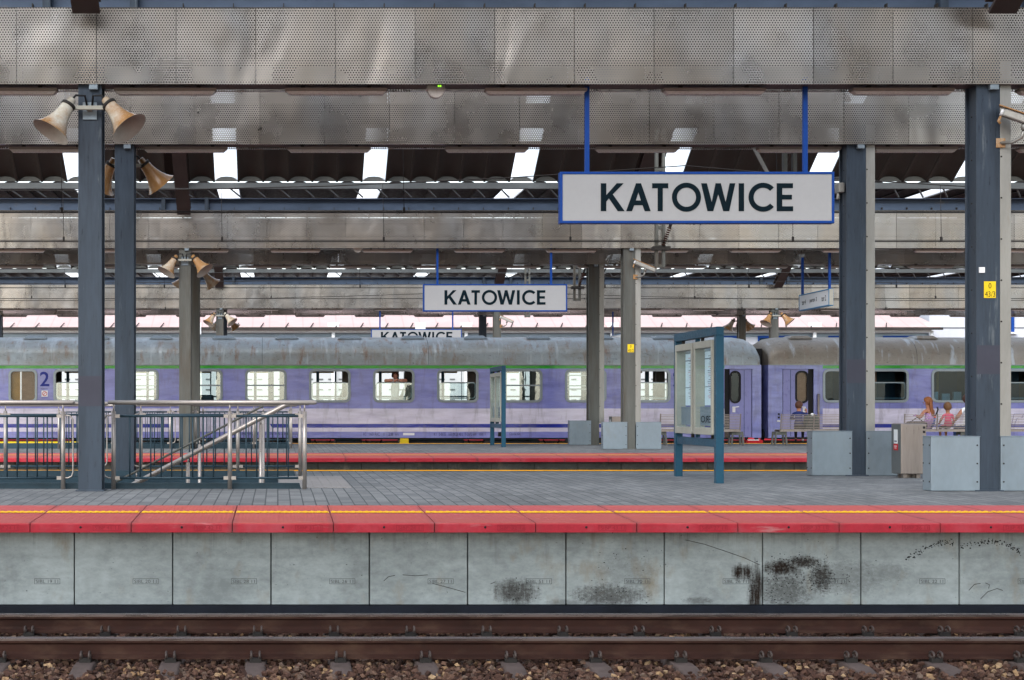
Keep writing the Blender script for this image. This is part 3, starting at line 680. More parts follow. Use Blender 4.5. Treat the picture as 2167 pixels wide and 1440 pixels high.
def emlight(px, py, Y, label):
    p = at(px, py, Y); t = thing('emergency_light', p, label, 'emergency light', 'emergency lights')
    b = MB(); b.box(p.x - .11, Y - .06, p.z + .01, p.x + .11, Y + .06, p.z + .075); b.build('housing', m_cover, t, .01)
    pr = [(i, ) for i in range(6)]
    b = MB(); b.prism([[(p.x - .13, p.z + .01)] + arc(p.x, p.z + .01, .105, 0, -180, 12)[::-1] + [(p.x + .13, p.z + .01), (p.x + .13, p.z + .02), (p.x - .13, p.z + .02)]], Y - .055, Y + .055); b.build('dome', m_lampglass, t, .008)
    s = bpy.data.materials.get('green_diode')
    if not s:
        s = N('green_diode'); s.set(Base_Color=(.2, .8, .02, 1), Emission_Color=(.25, 1, .02, 1)); s.b.inputs['Emission Strength'].default_value = 1.2; s = s.m
    MB().sphere((p.x + .03, Y - .062, p.z + .05), .009).sphere((p.x + .055, Y - .062, p.z + .05), .009).build('diode', s, t)
emlight(922, 193, 20.05, 'white dome emergency light with green diodes under the nearest band')
emlight(757, 527, 40.4, 'small dome emergency light under the middle platform band')

# ------------------------------------------------------------------ horn loudspeakers
def speakers(X, Y, z, sgn, label):
    """two horns on a bar; sgn = -1 hangs on the front of the column, +1 on its back"""
    t = thing('horn_loudspeakers', (X, Y, z), label, 'loudspeaker', 'pairs of horn loudspeakers')
    b = MB(); b.bar((X - .27, Y + sgn * .12, z), (X + .27, Y + sgn * .12, z), .05, .05); b.box(X - .03, min(Y, Y + sgn * .12), z - .03, X + .03, max(Y, Y + sgn * .12), z + .03); b.build('crossbar', m_cream, t, .004)
    MB().box(X - .09, min(Y, Y + sgn * .02), z - .13, X + .09, max(Y, Y + sgn * .02), z + .09).build('mounting_plate', m_boxmetal, t, .004)
    b = MB()
    for s in (-1, 1):
        b.tube([(X + s * .22, Y + sgn * .16, z + .08), (X + s * .16, Y + sgn * .15, z + .15), (X + s * .05, Y + sgn * .10, z + .155), (X + s * .03, Y + sgn * .03, z + .02)], .014, 8)
    b.build('cable', m_black, t)
    for s in (-1, 1):
        base = Vector((X + s * .215, Y + sgn * .14, z + .09)); ax = Vector((.50 * s if s > 0 else -.40, .22 * sgn, -.62 if s > 0 else -.70)).normalized()
        prof = [(-.02, 0), (-.02, .05), (.07, .058), (.075, .078), (.10, .085), (.16, .088), (.25, .105), (.34, .135), (.42, .178), (.47, .215), (.50, .245), (.505, .25)]
        b = MB(); b.lathe(prof, base, ax, 32); o = b.build('horn', m_horn, t, fix=False)
        prof2 = [(.505, .25), (.50, .238), (.42, .168), (.34, .126), (.25, .096), (.10, .06), (.10, 0)]
        MB().lathe(prof2, base, ax, 32).build('horn_mouth', m_horninner, o, fix=False)
        b = MB(); b.lathe([(.06, .062), (.06, .094), (.10, .094), (.10, .062)], base, ax, 20); b.build('clamp_ring', m_dark, o)
    return t
S1 = speakers(XL, YC - .002, 5.66, -1, 'pair of rust-stained horn loudspeakers on the foremost left column')
S2 = speakers(XL - .005, YB + .342, 5.72, 1, 'pair of horn loudspeakers behind the second left column, one mostly hidden')
dup(S1, (0, P, 0), 'pair of orange-stained horn loudspeakers on the brownish column of the middle platform')
dup(S2, (0, P, 0), 'pair of darker horn loudspeakers lower behind the brownish column of the middle platform')
dup(S1, (0, P3, 0), 'small distant horn loudspeakers above the train roof at left, upper pair')
dup(S2, (0, P3, 0), 'small distant horn loudspeakers above the train roof at left, lower pair behind the column')
dup(S1, (XF - XL, P3, 0), 'small distant horn loudspeakers left of the second coach roof on the column front')
dup(S2, (XF - XL, P3, 0), 'small distant horn loudspeakers behind the column above the notice board')

# ------------------------------------------------------------------ surveillance cameras
def cctv(X, Y, label):
    z = wz(268, Y); t = thing('surveillance_camera', (X, Y, z), label, 'camera', 'surveillance cameras')
    a = Vector((X + .03, Y - .14, z + .15)); e = Vector((X + .50, Y - .34, z - .08)); d = (e - a).normalized()
    b = MB(); b.bar(a, e, .115, .10); b.build('body', m_cover, t, .02)
    up = Vector((0, 0, .068)); b = MB(); b.bar(a + up - d * .05, e + up + d * .02, .145, .016); b.build('sunshield', m_horn, t, .004)
    b = MB(); b.tube([a - d * .03, a + d * .01], .048, 14); b.build('lens_hood', m_white, t)
    b = MB(); b.tube([a + Vector((-.03, 0, -.05)), a + Vector((-.06, 0, -.11)), a + Vector((-.035, 0, -.14))], .018, 8); b.build('wiper', m_horn, t)
    mid = a + d * .27 + Vector((0, 0, -.05))
    b = MB(); b.tube([mid, mid + Vector((0, .02, -.07))], .04, 12); b.tube([mid + Vector((0, .02, -.06)), mid + Vector((-.02, .05, -.16)), mid + Vector((-.10, .12, -.21)), Vector((X + .06, Y, z - .21))], .022, 10)
    b.build('arm', m_cover, t); MB().box(X + .0, Y - .015, z - .27, X + .12, Y, z - .15).build('wall_plate', m_horn, t, .01)
    return t
C1 = cctv(9.045, YC - .002, 'surveillance camera with rusty sunshield on the right edge column')
dup(C1, (.0, P, 0), 'surveillance camera on the grey column of the middle platform')
dup(C1, (.0, P3, -.0), 'distant surveillance camera behind the train beside the cut off sign')
b = MB(); b.box(8.80 - .09, YB + .1, 5.25, 8.80, YB + .3, 5.40); b.tube([(8.74, YB + .2, 5.25), (8.73, YB + .2, 5.15)], .03, 8)
tag(b.build('wall_lamp', m_cover, None, .01), 'small pale box fitting on the side of the second right column, beside the large sign', 'fitting')

# ------------------------------------------------------------------ station name signs
def glyphs(cap):
    """geometric capitals K A T O W I C E as outlines: (name, x0, loops) in a 58.9 px cap height, taken at sign scale"""
    H = 58.9; s = 10.6; g = []
    g.append([[(1269.3, 0), (1269.3 + 11.5, 0), (1280.8, 20), (1286.5, 27), (1305, 0), (1319.5, 0), (1294.5, 35.5), (1317.5, H), (1303, H), (1280.8, 34), (1280.8, H), (1269.3, H)]])
    g.append([[(1322.8, 0), (1335, 0), (1339.6, 12.5), (1357.3, 12.5), (1362, 0), (1374.5, 0), (1354, H), (1343.5, H)], [(1343.2, 22.5), (1348.6, 40), (1353.8, 22.5)]])
    g.append([[(1389.3, 0), (1400, 0), (1400, 48.4), (1411.5, 48.4), (1411.5, H), (1377.6, H), (1377.6, 48.4), (1389.3, 48.4)]])
    g.append([arc(1450, H / 2, 30.6, 0, 360, 40)[:-1], arc(1450, H / 2, 20.3, 0, 360, 40)[:-1]])
    g.append([[(1494.2, 0), (1506.5, 0), (1517, 36), (1527.6, 0), (1540.2, 0), (1553, H), (1541.2, H), (1532.6, 19), (1522.4, H), (1511.4, H), (1503.4, 19), (1493, H), (1481, H)]])
    g.append([[(1560.2, 0), (1571.4, 0), (1571.4, H), (1560.2, H)]])
    c = (1611.5, H / 2); g.append([arc(c[0], c[1], 30.6, 42, 318, 30) + arc(c[0], c[1], 20.0, 318, 42, 30)])
    g.append([[(1640.4, 0), (1675, 0), (1675, 10.2), (1652, 10.2), (1652, 24.6), (1672.4, 24.6), (1672.4, 34.6), (1652, 34.6), (1652, 48.7), (1674.6, 48.7), (1674.6, H), (1640.4, H)]])
    return g
def namesign(x0, x1, z0, z1, Y, lx0, lx1, lz0, lz1, hang, ztop, label):
    t = thing('station_sign', ((x0 + x1) / 2, Y, z0), label, 'sign', 'station name signs')
    fw = .032 * (z1 - z0) / .66; d = .06
    MB().prism([rect(x0, z0, x1, z1), rect(x0 + fw, z0 + fw, x1 - fw, z1 - fw)[::-1]], Y - d - .008, Y + d + .008).build('frame', m_blue, t, .004)
    MB().box(x0 + fw + .001, Y - d, z0 + fw + .001, x1 - fw - .001, Y + d, z1 - fw - .001).build('panel', m_signface, t)
    k = (lx1 - lx0) / (1675 - 1269.3); kz = (lz1 - lz0) / 58.9
    b = MB()
    for lp in glyphs(1): b.prism([[(lx0 + (x - 1269.3) * k, lz0 + z * kz) for x, z in q] for q in lp], Y - d - .006, Y - d - .0005)
    b.build('lettering', m_letter, t)
    for xh in hang: MB().box(xh - .028, Y - .028, z1 + .001, xh + .028, Y + .028, ztop).build('hanger', m_blue, t, .003)
Y = 20.12
namesign(wx(1183.5, Y), wx(1762, Y), wz(474, Y), wz(365.5, Y), Y, wx(1269.3, Y), wx(1675, Y), wz(448.6, Y), wz(389.8, Y), (wx(1242, Y), wx(1703.5, Y)), 6.1, 'large white station sign in blue frame reading KATOWICE, nearest one')
Y = 40.45
namesign(wx(895, Y), wx(1199.5, Y), wz(660, Y), wz(602, Y), Y, wx(940, Y), wx(1153.5, Y), wz(645.5, Y), wz(615, Y), (wx(925.5, Y), wx(1166, Y)), 6.1, 'middle sized station sign reading KATOWICE, over the middle platform')
Y = 64.65; k = 40.45 / Y
namesign(wx(785, Y), wx(977, Y), wz(733.5, Y), wz(697, Y), Y, wx(806, Y), wx(957, Y), wz(723.5, Y), wz(703, Y), (wx(804, Y), wx(958, Y)), 6.1, 'smallest station sign, its lower half cut off by the train roof')
def trackboard(X, ya, yb, z0, z1, label, txt=True):
    t = thing('track_sign', (X, (ya + yb) / 2, z0), label, 'sign', 'hanging track number signs')
    MB().prism([rect(ya, z0, yb, z1), rect(ya + .03, z0 + .03, yb - .03, z1 - .03)[::-1]], X - .06, X + .06, 'yz').build('frame', m_tealblue, t, .003)
    MB().box(X - .052, ya + .031, z0 + .031, X + .052, yb - .031, z1 - .031).build('panel', m_signface2, t)
    MB().box(X - .05, ya - .012, z0 + .02, X + .05, ya - .001, z1 - .01).build('end_cap', m_cream, t)
    L = yb - ya; zc = (z0 + z1) / 2
    if txt:
        for body, u, wd, zz in (('tor 4', .10, .30, -.075), ('peron 3', .37, .55, -.075), ('tor 2', .76, .34, -.075)):
            text('lettering', body, m_letter, t, (X - .0545, yb - u * L, zc + zz), .15, wd, 'yz', -1, bold=.012)
    for yy in (ya + .12, yb - .12): MB().box(X - .03, yy - .03, z1 + .001, X + .03, yy + .03, 6.0).build('hanger', m_blue, t, .003)
    return t
m_tealblue = mat('sign_frame_teal', (.02, .16, .34, 1), .42, 0, .1, 5)
trackboard(14.29, 40.85, 43.2, 4.545, 4.985, 'slanting white sign reading tor 4 peron 3 tor 2 on blue hangers')
trackboard(14.25, 65.1, 67.4, 4.56, 4.98, 'small distant white sign above the train roof on one visible blue hanger', False)
def plate(x0, x1, y0, y1, Y, l1, l2, label):
    t = thing('number_plate', (wx(x0, Y), Y, wz(y1, Y)), label, 'plate', 'yellow number plates')
    MB().box(wx(x0, Y), Y - .006, wz(y1, Y), wx(x1, Y), Y - .001, wz(y0, Y)).build('plate', m_yellow, t)
    h = (y1 - y0); w_ = (x1 - x0)
    text('lettering', l1, m_letter, t, (wx(x0 + w_ * .38, Y), Y - .0075, wz(y0 + h * .43, Y)), wz(y0 + h * .10, Y) - wz(y0 + h * .43, Y), wx(x0 + w_ * .62, Y) - wx(x0 + w_ * .38, Y))
    text('lettering', l2, m_letter, t, (wx(x0 + w_ * .08, Y), Y - .0075, wz(y0 + h * .93, Y)), wz(y0 + h * .60, Y) - wz(y0 + h * .93, Y), wx(x0 + w_ * .94, Y) - wx(x0 + w_ * .08, Y))
plate(2082, 2107, 596, 631, YC, '0', '43/3', 'yellow plate reading 0 43/3 on the right edge column')
plate(1328, 1341.5, 729, 746, YC + P, '0', '43/2', 'small yellow plate on the grey column of the middle platform')
p = at(2077, 572, YC); tag(MB().box(p.x - .035, YC - .02, p.z - .035, p.x + .035, YC - .001, p.z + .035).build('white_tag', m_white), 'small white square tag above the yellow plate on the right column', 'tag')

# ------------------------------------------------------------------ grey sheet boxes round the column feet, bins
def footbox(x0, x1, Y, label):
    t = thing('cladding_box', ((x0 + x1) / 2, Y, Z2), label, 'metal box', 'grey metal boxes round the columns')
    MB().box(x0, Y, Z2 + .004, x1, Y + .27, 1.537).build('box', m_boxmetal, t, .008)
    MB().box(x0 - .004, Y - .004, 1.5375, x1 + .004, Y + .274, 1.547).build('lid', m_boxmetal, t, .003)
    b = MB()
    for i in range(3):
        z = Z2 + .12 + i * .23
        for x in ((x1 - .035,) if x0 < 9 else (x0 + .035,)): b.lathe([(0, .011), (.008, .009), (.008, 0)], (x, Y, z), (0, -1, 0), 8)
        if x0 < 9:
            for yy in (Y + .05, Y + .24): b.lathe([(0, .010), (.008, .008), (.008, 0)], (x0, yy, z), (-1, 0, 0), 8)
    b.build('screw', m_dark, t)
    return t
B1 = footbox(8.221, 8.835, 19.90, 'grey metal box left of the foot of the right edge column')
B2 = footbox(9.098, 9.74, 19.90, 'grey metal box right of the right edge column foot, cut by the photo edge')
dup(B1, (.035, 4.52, 0), 'grey metal box left of the foot of the second right column')
dup(B2, (-.01, 4.52, 0), 'grey metal box right of the second right column, beside the litter bin')
dup(B1, (.06, P, 0), 'grey metal box left of the column with the small yellow plate, middle platform')
dup(B2, (.02, P, 0), 'grey metal box right of the column with the small yellow plate, middle platform')
dup(B1, (.035, P + 4.52, 0), 'grey metal box at the foot of the rear grey column, leftmost on the middle platform')
def litterbin():
    x0, x1, y0, y1, z0, z1 = 9.30, 9.68, 23.6, 23.97, Z2 + .06, 1.667
    t = thing('litter_bin', (9.49, 23.8, Z2), 'stainless litter bin with white label and red sticker on its side', 'litter bin', 'stainless litter bins')
    MB().box(x0, y0, z0, x1, y1, z1).build('body', m_stainless, t, .012)
    MB().box(x0 - .004, y0 + .015, z0 + .01, x0 + .002, y1 - .01, z1 - .01).build('side_panel', m_purlin, t)
    b = MB(); b.box(x0 + .06, y0 + .08, Z2, x0 + .12, y0 + .14, z0).box(x1 - .12, y0 + .08, Z2, x1 - .06, y0 + .14, z0).box(x0 + .06, y1 - .14, Z2, x1 - .06, y1 - .08, z0); b.build('foot', m_stainless, t)
    b = MB(); b.box(x1 - .055, y0 - .004, z1 - .075, x1 - .02, y0 + .002, z1 - .04).box(x1 - .055, y0 - .004, z1 - .14, x1 - .02, y0 + .002, z1 - .105); b.build('slot', m_black, t)
    l = MB().box(x0 - .008, y0 + .12, z1 - .30, x0 - .0045, y0 + .26, z1 - .09).build('label', m_white, t)
    MB().box(x0 - .010, y0 + .14, z1 - .275, x0 - .0085, y0 + .24, z1 - .255).build('label_print', m_print, l)
    s = MB().box(x0 - .008, y0 + .11, z1 - .40, x0 - .0045, y0 + .27, z1 - .305).build('sticker', m_red, t)
    MB().box(x0 - .010, y0 + .14, z1 - .345, x0 - .0085, y0 + .24, z1 - .333).box(x0 - .010, y0 + .15, z1 - .372, x0 - .0085, y0 + .23, z1 - .362).build('sticker_print', m_white, s)
    return t
LB = litterbin(); dup(LB, (-.02, P, 0), 'stainless litter bin between the two grey columns of the middle platform')

# ------------------------------------------------------------------ timetable boards
def board(X, label):
    ya, yb = 22.05, 24.29
    t = thing('timetable_board', (X, 23.17, Z2), label, 'notice board', 'timetable boards')
    for y in (ya, yb): MB().box(X - .055, y - .055, Z2 - .01, X + .055, y + .055, 2.915).build('post', m_tealboard, t, .006)
    MB().box(X - .054, ya - .056, 2.916, X + .054, yb + .056, 3.035).build('top_beam', m_tealboard, t, .005)
    MB().box(X - .04, ya + .056, 1.355, X + .04, yb - .056, 1.465).build('lower_beam', m_tealboard, t, .005)
    MB().box(X - .03, (ya + yb) / 2 - .025, 1.47, X + .03, (ya + yb) / 2 + .025, 2.912).build('mullion', m_tealboard, t)
    mid = (ya + yb) / 2
    for i, (y0, y1) in enumerate(((ya + .085, mid - .045), (mid + .045, yb - .085))):
        z0, z1 = 1.52, 2.86
        c = MB().prism([rr(y0, z0, y1, z1, .02, 2), rect(y0 + .075, z0 + .10, y1 - .075, z1 - .10)[::-1]], X - .075, X + .075, 'yz').build('display_case', m_cream, t, .006)
        b = MB(); b.box(X - .02, y0 + .2, 1.465, X + .02, y0 + .25, z0); b.box(X - .02, y1 - .25, z1, X + .02, y1 - .2, 2.918); b.build('fixing', m_dark, c)
        MB().box(X - .066, y0 + .073, z0 + .098, X - .062, y1 - .073, z1 - .098).build('pane', m_caseglass, c)
        MB().box(X + .062, y0 + .073, z0 + .098, X + .066, y1 - .073, z1 - .098).build('pane', m_caseglass, c)
        # sheets hang inside, leaving a gap on the far side and below
        q = MB().box(X - .004, y0 + .12, z0 + .42, X + .004, y1 - .36, z1 - .15).build('timetable_sheet', m_paper, c)
        ln, rd = MB(), MB(); rg = random.Random(i); z = z1 - .22
        while z > z0 + .50:
            (rd if rg.random() < .4 else ln).box(X - .0065, y0 + .15, z, X - .0045, y0 + .15 + rg.uniform(.18, .33), z + .008); z -= .026
        ln.box(X - .0065, y0 + .13, z1 - .26, X - .0045, y1 - .37, z1 - .245); ln.box(X - .0065, y0 + .13, z0 + .68, X - .0045, y1 - .37, z0 + .69)
        ln.build('printed_line', m_print, q); rd.build('printed_line', m_printred, q)
        MB().box(X - .004, y0 + .11, z0 + .13, X + .004, y1 - .11, z0 + .40).build('lower_sheet', m_boxmetal, c)
    # heading seen from behind, so mirrored
    text('lettering', 'PERO', m_letter, t, (X - .0075, ya + .10 + .1, 1.69), .10, .72, 'yz', 1, bold=.01)
    text('lettering', 'N', m_letter, t, (X - .0075, mid + .20, 1.69), .10, .12, 'yz', 1, bold=.01)
    return t
BD = board(6.15, 'teal timetable board with two cream display cases, large, seen edge on')
dup(BD, (-.10, P, 0), 'small teal timetable board on the middle platform in front of the coach')

# ------------------------------------------------------------------ stair railings
def railing(Yr, z0, label, front=True):
    t = thing('stair_railing', (-1, Yr, z0), label, 'railing', 'stainless stair railings')
    zt = 1.972 - Z2 + z0; r = .0295
    for (xa, xb) in ((-7.2, -2.62), (-2.19, .50)):
        b = MB(); pts = [(xa, Yr, zt), (xb - .03, Yr, zt), (xb, Yr, zt)]
        b.tube(pts, [r, r, r * .6], 14); b.build('handrail', m_tube, t)
    posts = [-5.65, -4.22, -2.774, -2.122, -.62, .345]
    for x in posts:
        b = MB(); b.tube([(x, Yr, z0 - .01), (x, Yr, zt - .115)], .029, 14); b.tube([(x, Yr, zt - .115), (x, Yr, zt - .025)], .010, 8); b.build('post', m_tube, t)
    for xa, xb in ((-5.65, -4.22), (-4.22, -2.774), (-2.122, -.62), (-.62, .345)):
        b = MB(); u, v = xa + .075, xb - .075
        b.tube([(u, Yr, z0 + .945), (v, Yr, z0 + .945)], .016, 8); b.tube([(u, Yr, z0 + .145), (v, Yr, z0 + .145)], .016, 8)
        n = int(round((v - u) / .130)); 
        for i in range(1, n): 
            x = u + (v - u) * i / n; b.tube([(x, Yr, z0 + .145), (x, Yr, z0 + .945)], .0105, 6)
        b.build('baluster_panel', m_teal, t)
        b = MB()
        for x in (xa + .05, xb - .05):
            for z in (.145, .945): MB().box(x - .03, Yr - .022, z0 + z - .022, x + .03, Yr + .022, z0 + z + .022).build('clamp', m_tube, t)
    for x, s in ((-2.774, 1), (-2.122, -1)):
        b = MB(); b.tube([(x + s * .02, Yr, z0 + .955), (x + s * .09, Yr, z0 + .95), (x + s * .125, Yr, z0 + .90), (x + s * .13, Yr, z0 + .22), (x + s * .11, Yr, z0 + .165), (x + s * .06, Yr, z0 + .145), (x + s * .02, Yr, z0 + .145)], .011, 8); b.build('end_loop', m_tube, t)
    return t
def kick(Yk, x0, x1, z0, h, m, label):
    b = MB(); b.hexa([(x0, Yk - .03, z0 - .1), (x1, Yk - .03, z0 - .1), (x1, Yk + .03, z0 - .1), (x0, Yk + .03, z0 - .1), (x0, Yk - .03, z0 + h), (x1 - .05, Yk - .03, z0 + h), (x1 - .05, Yk + .03, z0 + h), (x0, Yk + .03, z0 + h)])
    tag(b.build('kerb_plate', m), label, 'kerb', 'kerb plates round the stairs')
RA = railing(20.43, Z2, 'stainless railing with dark bars along the front of the stairs')
RB = railing(24.50, Z2, 'stainless railing with dark bars along the rear of the stairs')
dup(RA, (0, P, 0), 'small distant stair railing on the middle platform, front one')
dup(RB, (0, P, 0), 'small distant stair railing on the middle platform, rear one')
kick(20.56, -7.4, .33, Z2, .075, m_teal, 'dark teal kerb plate along the front edge of the stair opening')
kick(24.42, -7.4, .30, Z2, .085, m_teal, 'dark teal kerb plate along the rear edge of the stair opening')
kick(20.56 + P, -7.4, .33, Z2, .14, m_teal, 'dark kerb plate of the stairs on the middle platform')
kick(24.42 + P, -11, -5.1, Z2, .10, m_yellow, 'yellow kerb band on the middle platform at the left edge')
def sloperail(Ys, x0, zt, x1, zb, label, r=.027, m=None):
    t = thing('stair_handrail', (x0, Ys, Z2), label, 'handrail', 'sloping stair handrails')
    b = MB(); b.tube([(x0 + .02, Ys, zt + .01), (x0 - .02, Ys, zt), (x1, Ys, zb)], r, 12); b.build('upper_rail', m or m_tube, t)
    sl = (zt - zb) / (x0 - x1)
    b = MB(); b.tube([(x1 + .35 + .9, Ys, zb + sl * 1.25 - .20), (x1, Ys, zb - .20)], r * .8, 10); b.build('lower_rail', m_tube, t)
    for x in (-.225, -1.19, -2.15):
        zz = zb + sl * (x - x1)
        MB().tube([(x, Ys, -.5), (x, Ys, zz - .08)], .026, 12).tube([(x, Ys, zz - .08), (x, Ys, zz - .02)], .010, 8).build('post', m_tube, t)
sloperail(20.95, .12, 1.94, -2.9, .37, 'thick sloping handrail running down the stairs, nearer one', .034)
sloperail(24.05, -.24, 1.915, -2.9, .55, 'thin sloping handrail running down the stairs, farther one', .017, m_greysteel)

# ------------------------------------------------------------------ benches
def bench(x0, x1, label, Y=44.4):
    t = thing('bench', ((x0 + x1) / 2, Y, Z2), label, 'bench', 'steel bar benches on the middle platform')
    b = MB()
    for i in range(10): b.bar((x0, Y - .02 - .006 * i, Z2 + .46 + i * .044), (x1, Y - .02 - .006 * i, Z2 + .46 + i * .044), .016, .017)
    n = max(2, int((x1 - x0) / .9) + 1)
    for i in range(n):
        x = x0 + .02 + (x1 - x0 - .04) * i / (n - 1); b.bar((x, Y - .02, Z2 + .42), (x, Y - .085, Z2 + .89), .03, .022)
    b.build('backrest', m_stainless, t)
    b = MB()
    for i in range(9): b.bar((x0, Y + .02 + i * .052, Z2 + .435), (x1, Y + .02 + i * .052, Z2 + .435), .026, .018)
    b.box(x0, Y - .01, Z2 + .385, x1, Y + .015, Z2 + .425).box(x0, Y + .44, Z2 + .385, x1, Y + .465, Z2 + .425); b.build('seat', m_stainless, t)
    for x in (x0 + .06, x1 - .06):
        b = MB(); L = [(-.20, 0), (-.145, 0), (-.125, .29), (.125, .29), (.145, 0), (.20, 0), (.165, .385), (-.165, .385)]
        b.prism([[(x + u * .95, Z2 + v) for u, v in L]], Y + .06, Y + .11).build('leg_frame', m_greysteel, t, .004); MB().prism([[(x + u * .95, Z2 + v) for u, v in L]], Y + .34, Y + .39).build('leg_frame', m_greysteel, t, .004)
    return t
bench(wx(1395, 44.4), wx(1567, 44.4), 'steel bar bench partly hidden by the large timetable board')
bench(wx(1650, 44.4), wx(1792, 44.4), 'steel bar bench with the boy in dark blue, behind the second right column')
bench(wx(1911, 44.4), wx(2052, 44.4), 'steel bar bench with the red-haired woman and the child in pink')
bench(wx(2104, 44.4), wx(2260, 44.4), 'steel bar bench at the right edge, cut off by the photo')

# ------------------------------------------------------------------ overhead lines
def wireline(Y, zc, zm_pts, x0, x1, label, drops, twin=False):
    t = thing('overhead_line', (0, Y, zc), label, 'overhead wire', 'overhead lines')
    b = MB(); b.tube([(x0, Y, zc), (x1, Y, zc)], .014, 6)
    if twin: b.tube([(x0, Y + .06, zc + .035), (x1, Y + .06, zc + .035)], .010, 6)
    b.build('contact_wire', m_wire, t)
    if zm_pts: MB().tube(zm_pts, .012, 6).build('messenger_wire', m_wire, t)
    def zm(x):
        if not zm_pts: return zc + 1.2
        for (a, b_) in zip(zm_pts, zm_pts[1:]):
            if a[0] <= x <= b_[0]: return a[2] + (b_[2] - a[2]) * (x - a[0]) / (b_[0] - a[0])
        return zc + 1.2
    for x in drops:
        d = MB(); d.tube([(x - .02, Y, zm(x)), (x, Y, zc + .08)], .006, 5); d.box(x - .022, Y - .02, zc, x + .022, Y + .02, zc + .10); d.build('dropper', m_wire, t)
    return t
def sag(Y, xs, zs, dip):
    pts = []
    for a, b_, za, zb in zip(xs, xs[1:], zs, zs[1:]):
        for i in range(8):
            u = i / 8; pts.append((a + (b_ - a) * u, Y, za + (zb - za) * u - dip * 4 * u * (1 - u)))
    return pts + [(xs[-1], Y, zs[-1])]
Y = 34.45; wireline(Y, wz(511.5, Y), sag(Y, (-22, wx(1450, Y), 36), (7.5, wz(351, Y), 7.3), .7), -14, 22, 'double contact wire crossing before the middle platform canopy, with sagging carrier wire', [wx(p_, Y) for p_ in (135, 470, 812, 1207, 1678, 1992)], True)
Y = 29.85; wireline(Y, wz(450.5, Y), None, -12, 18, 'single contact wire just above the upper edge of the middle platform band', [wx(p_, Y) for p_ in (131, 855, 1645)], True)
Y = 50.6; wireline(Y, wz(609.5, Y), sag(Y, (-24, 8, 40), (6.6, 6.7, 6.6), .3), -18, 34, 'upper thin contact wire over the train, across the far band', [wx(p_, Y) for p_ in (138, 348, 762, 1280, 1585, 1897)])
Y = 55.2; wireline(Y, wz(632.5, Y), sag(Y, (-24, 8, 40), (6.5, 6.6, 6.5), .3), -20, 36, 'middle thin contact wire behind the train, across the far band', [wx(p_, Y) for p_ in (67, 574, 1105, 1470, 1980)])
Y = 59.6; wireline(Y, wz(656, Y), sag(Y, (-24, 8, 40), (6.2, 6.3, 6.2), .3), -20, 38, 'lowest thin contact wire along the lower edge of the far band', [wx(p_, Y) for p_ in (350, 900, 1570, 1875)])
def dropmast(px0, px1, pyt, pyb, Y, label, arm):
    x0, x1 = wx(px0, Y), wx(px1, Y); zt, zb = wz(pyt, Y) + .9, wz(pyb, Y)
    t = thing('catenary_drop_post', ((x0 + x1) / 2, Y, zb), label, 'catenary post', 'catenary drop posts')
    w_ = (x1 - x0) * .30; b = MB(); b.box(x0, Y - .05, zb, x0 + w_, Y + .05, zt); b.box(x1 - w_, Y - .05, zb, x1, Y + .05, zt); z = zb
    while z < zt - .1: b.box(x0 + w_ + .002, Y - .045, z + .003, x1 - w_ - .002, Y + .045, z + .07); z += .42
    b.build('post', m_greysteel, t, .004)
    if arm:
        xm = (x0 + x1) / 2; za = zb + .42
        b = MB(); b.box(x0 - .06, Y - .10, za - .04, x1 + .10, Y + .08, za + .04); b.build('clamp', m_dark, t)
        b = MB(); p0 = Vector((xm + .05, Y - .1, za + .06)); pts = [p0, p0 + Vector((.05, 0, .12)), p0 + Vector((.09, 0, .24)), p0 + Vector((.13, 0, .36))]
        for i in range(9): c = p0.lerp(pts[-1], i / 8); b.lathe([(0, .03), (.012, .055), (.024, .03)], c, (.13, 0, .36), 12)
        b.build('insulator', m_rust, t)
        b = MB(); b.tube([pts[-1], pts[-1] + Vector((.30, 0, .95))], .032, 8); e = pts[-1] + Vector((.06, 0, .30)); b.tube([e, e + Vector((.95, -.02, .42))], .026, 8)
        q = e + Vector((.92, -.02, .41)); b.tube([q, (q.x - .28, Y, za + .52)], .020, 6); b.tube([q + Vector((-.03, 0, 0)), (q.x - .42, Y, za + .52)], .020, 6); b.build('steady_arm', m_dark, t)
    return t
dropmast(1386, 1407, 200, 567, 34.6, 'grey lattice post hanging from the roof behind the left part of the large sign', True)
dropmast(1656, 1685, 150, 372, 30.2, 'pale lattice post hanging from the roof behind the right part of the large sign', False)
dropmast(1213, 1229, 520, 637, 50.8, 'small lattice post hanging right of the middle sign', True)
dropmast(1110, 1122, 500, 672, 55.3, 'small lattice post hanging behind the right end of the middle sign', False)
b = MB(); b.bar(at(1595, 312, 30.3), at(1625, 368, 30.3), .05, .06); tag(b.build('bracing_strut', m_cover), 'pale sloping strut above the large sign between its two hangers', 'strut')

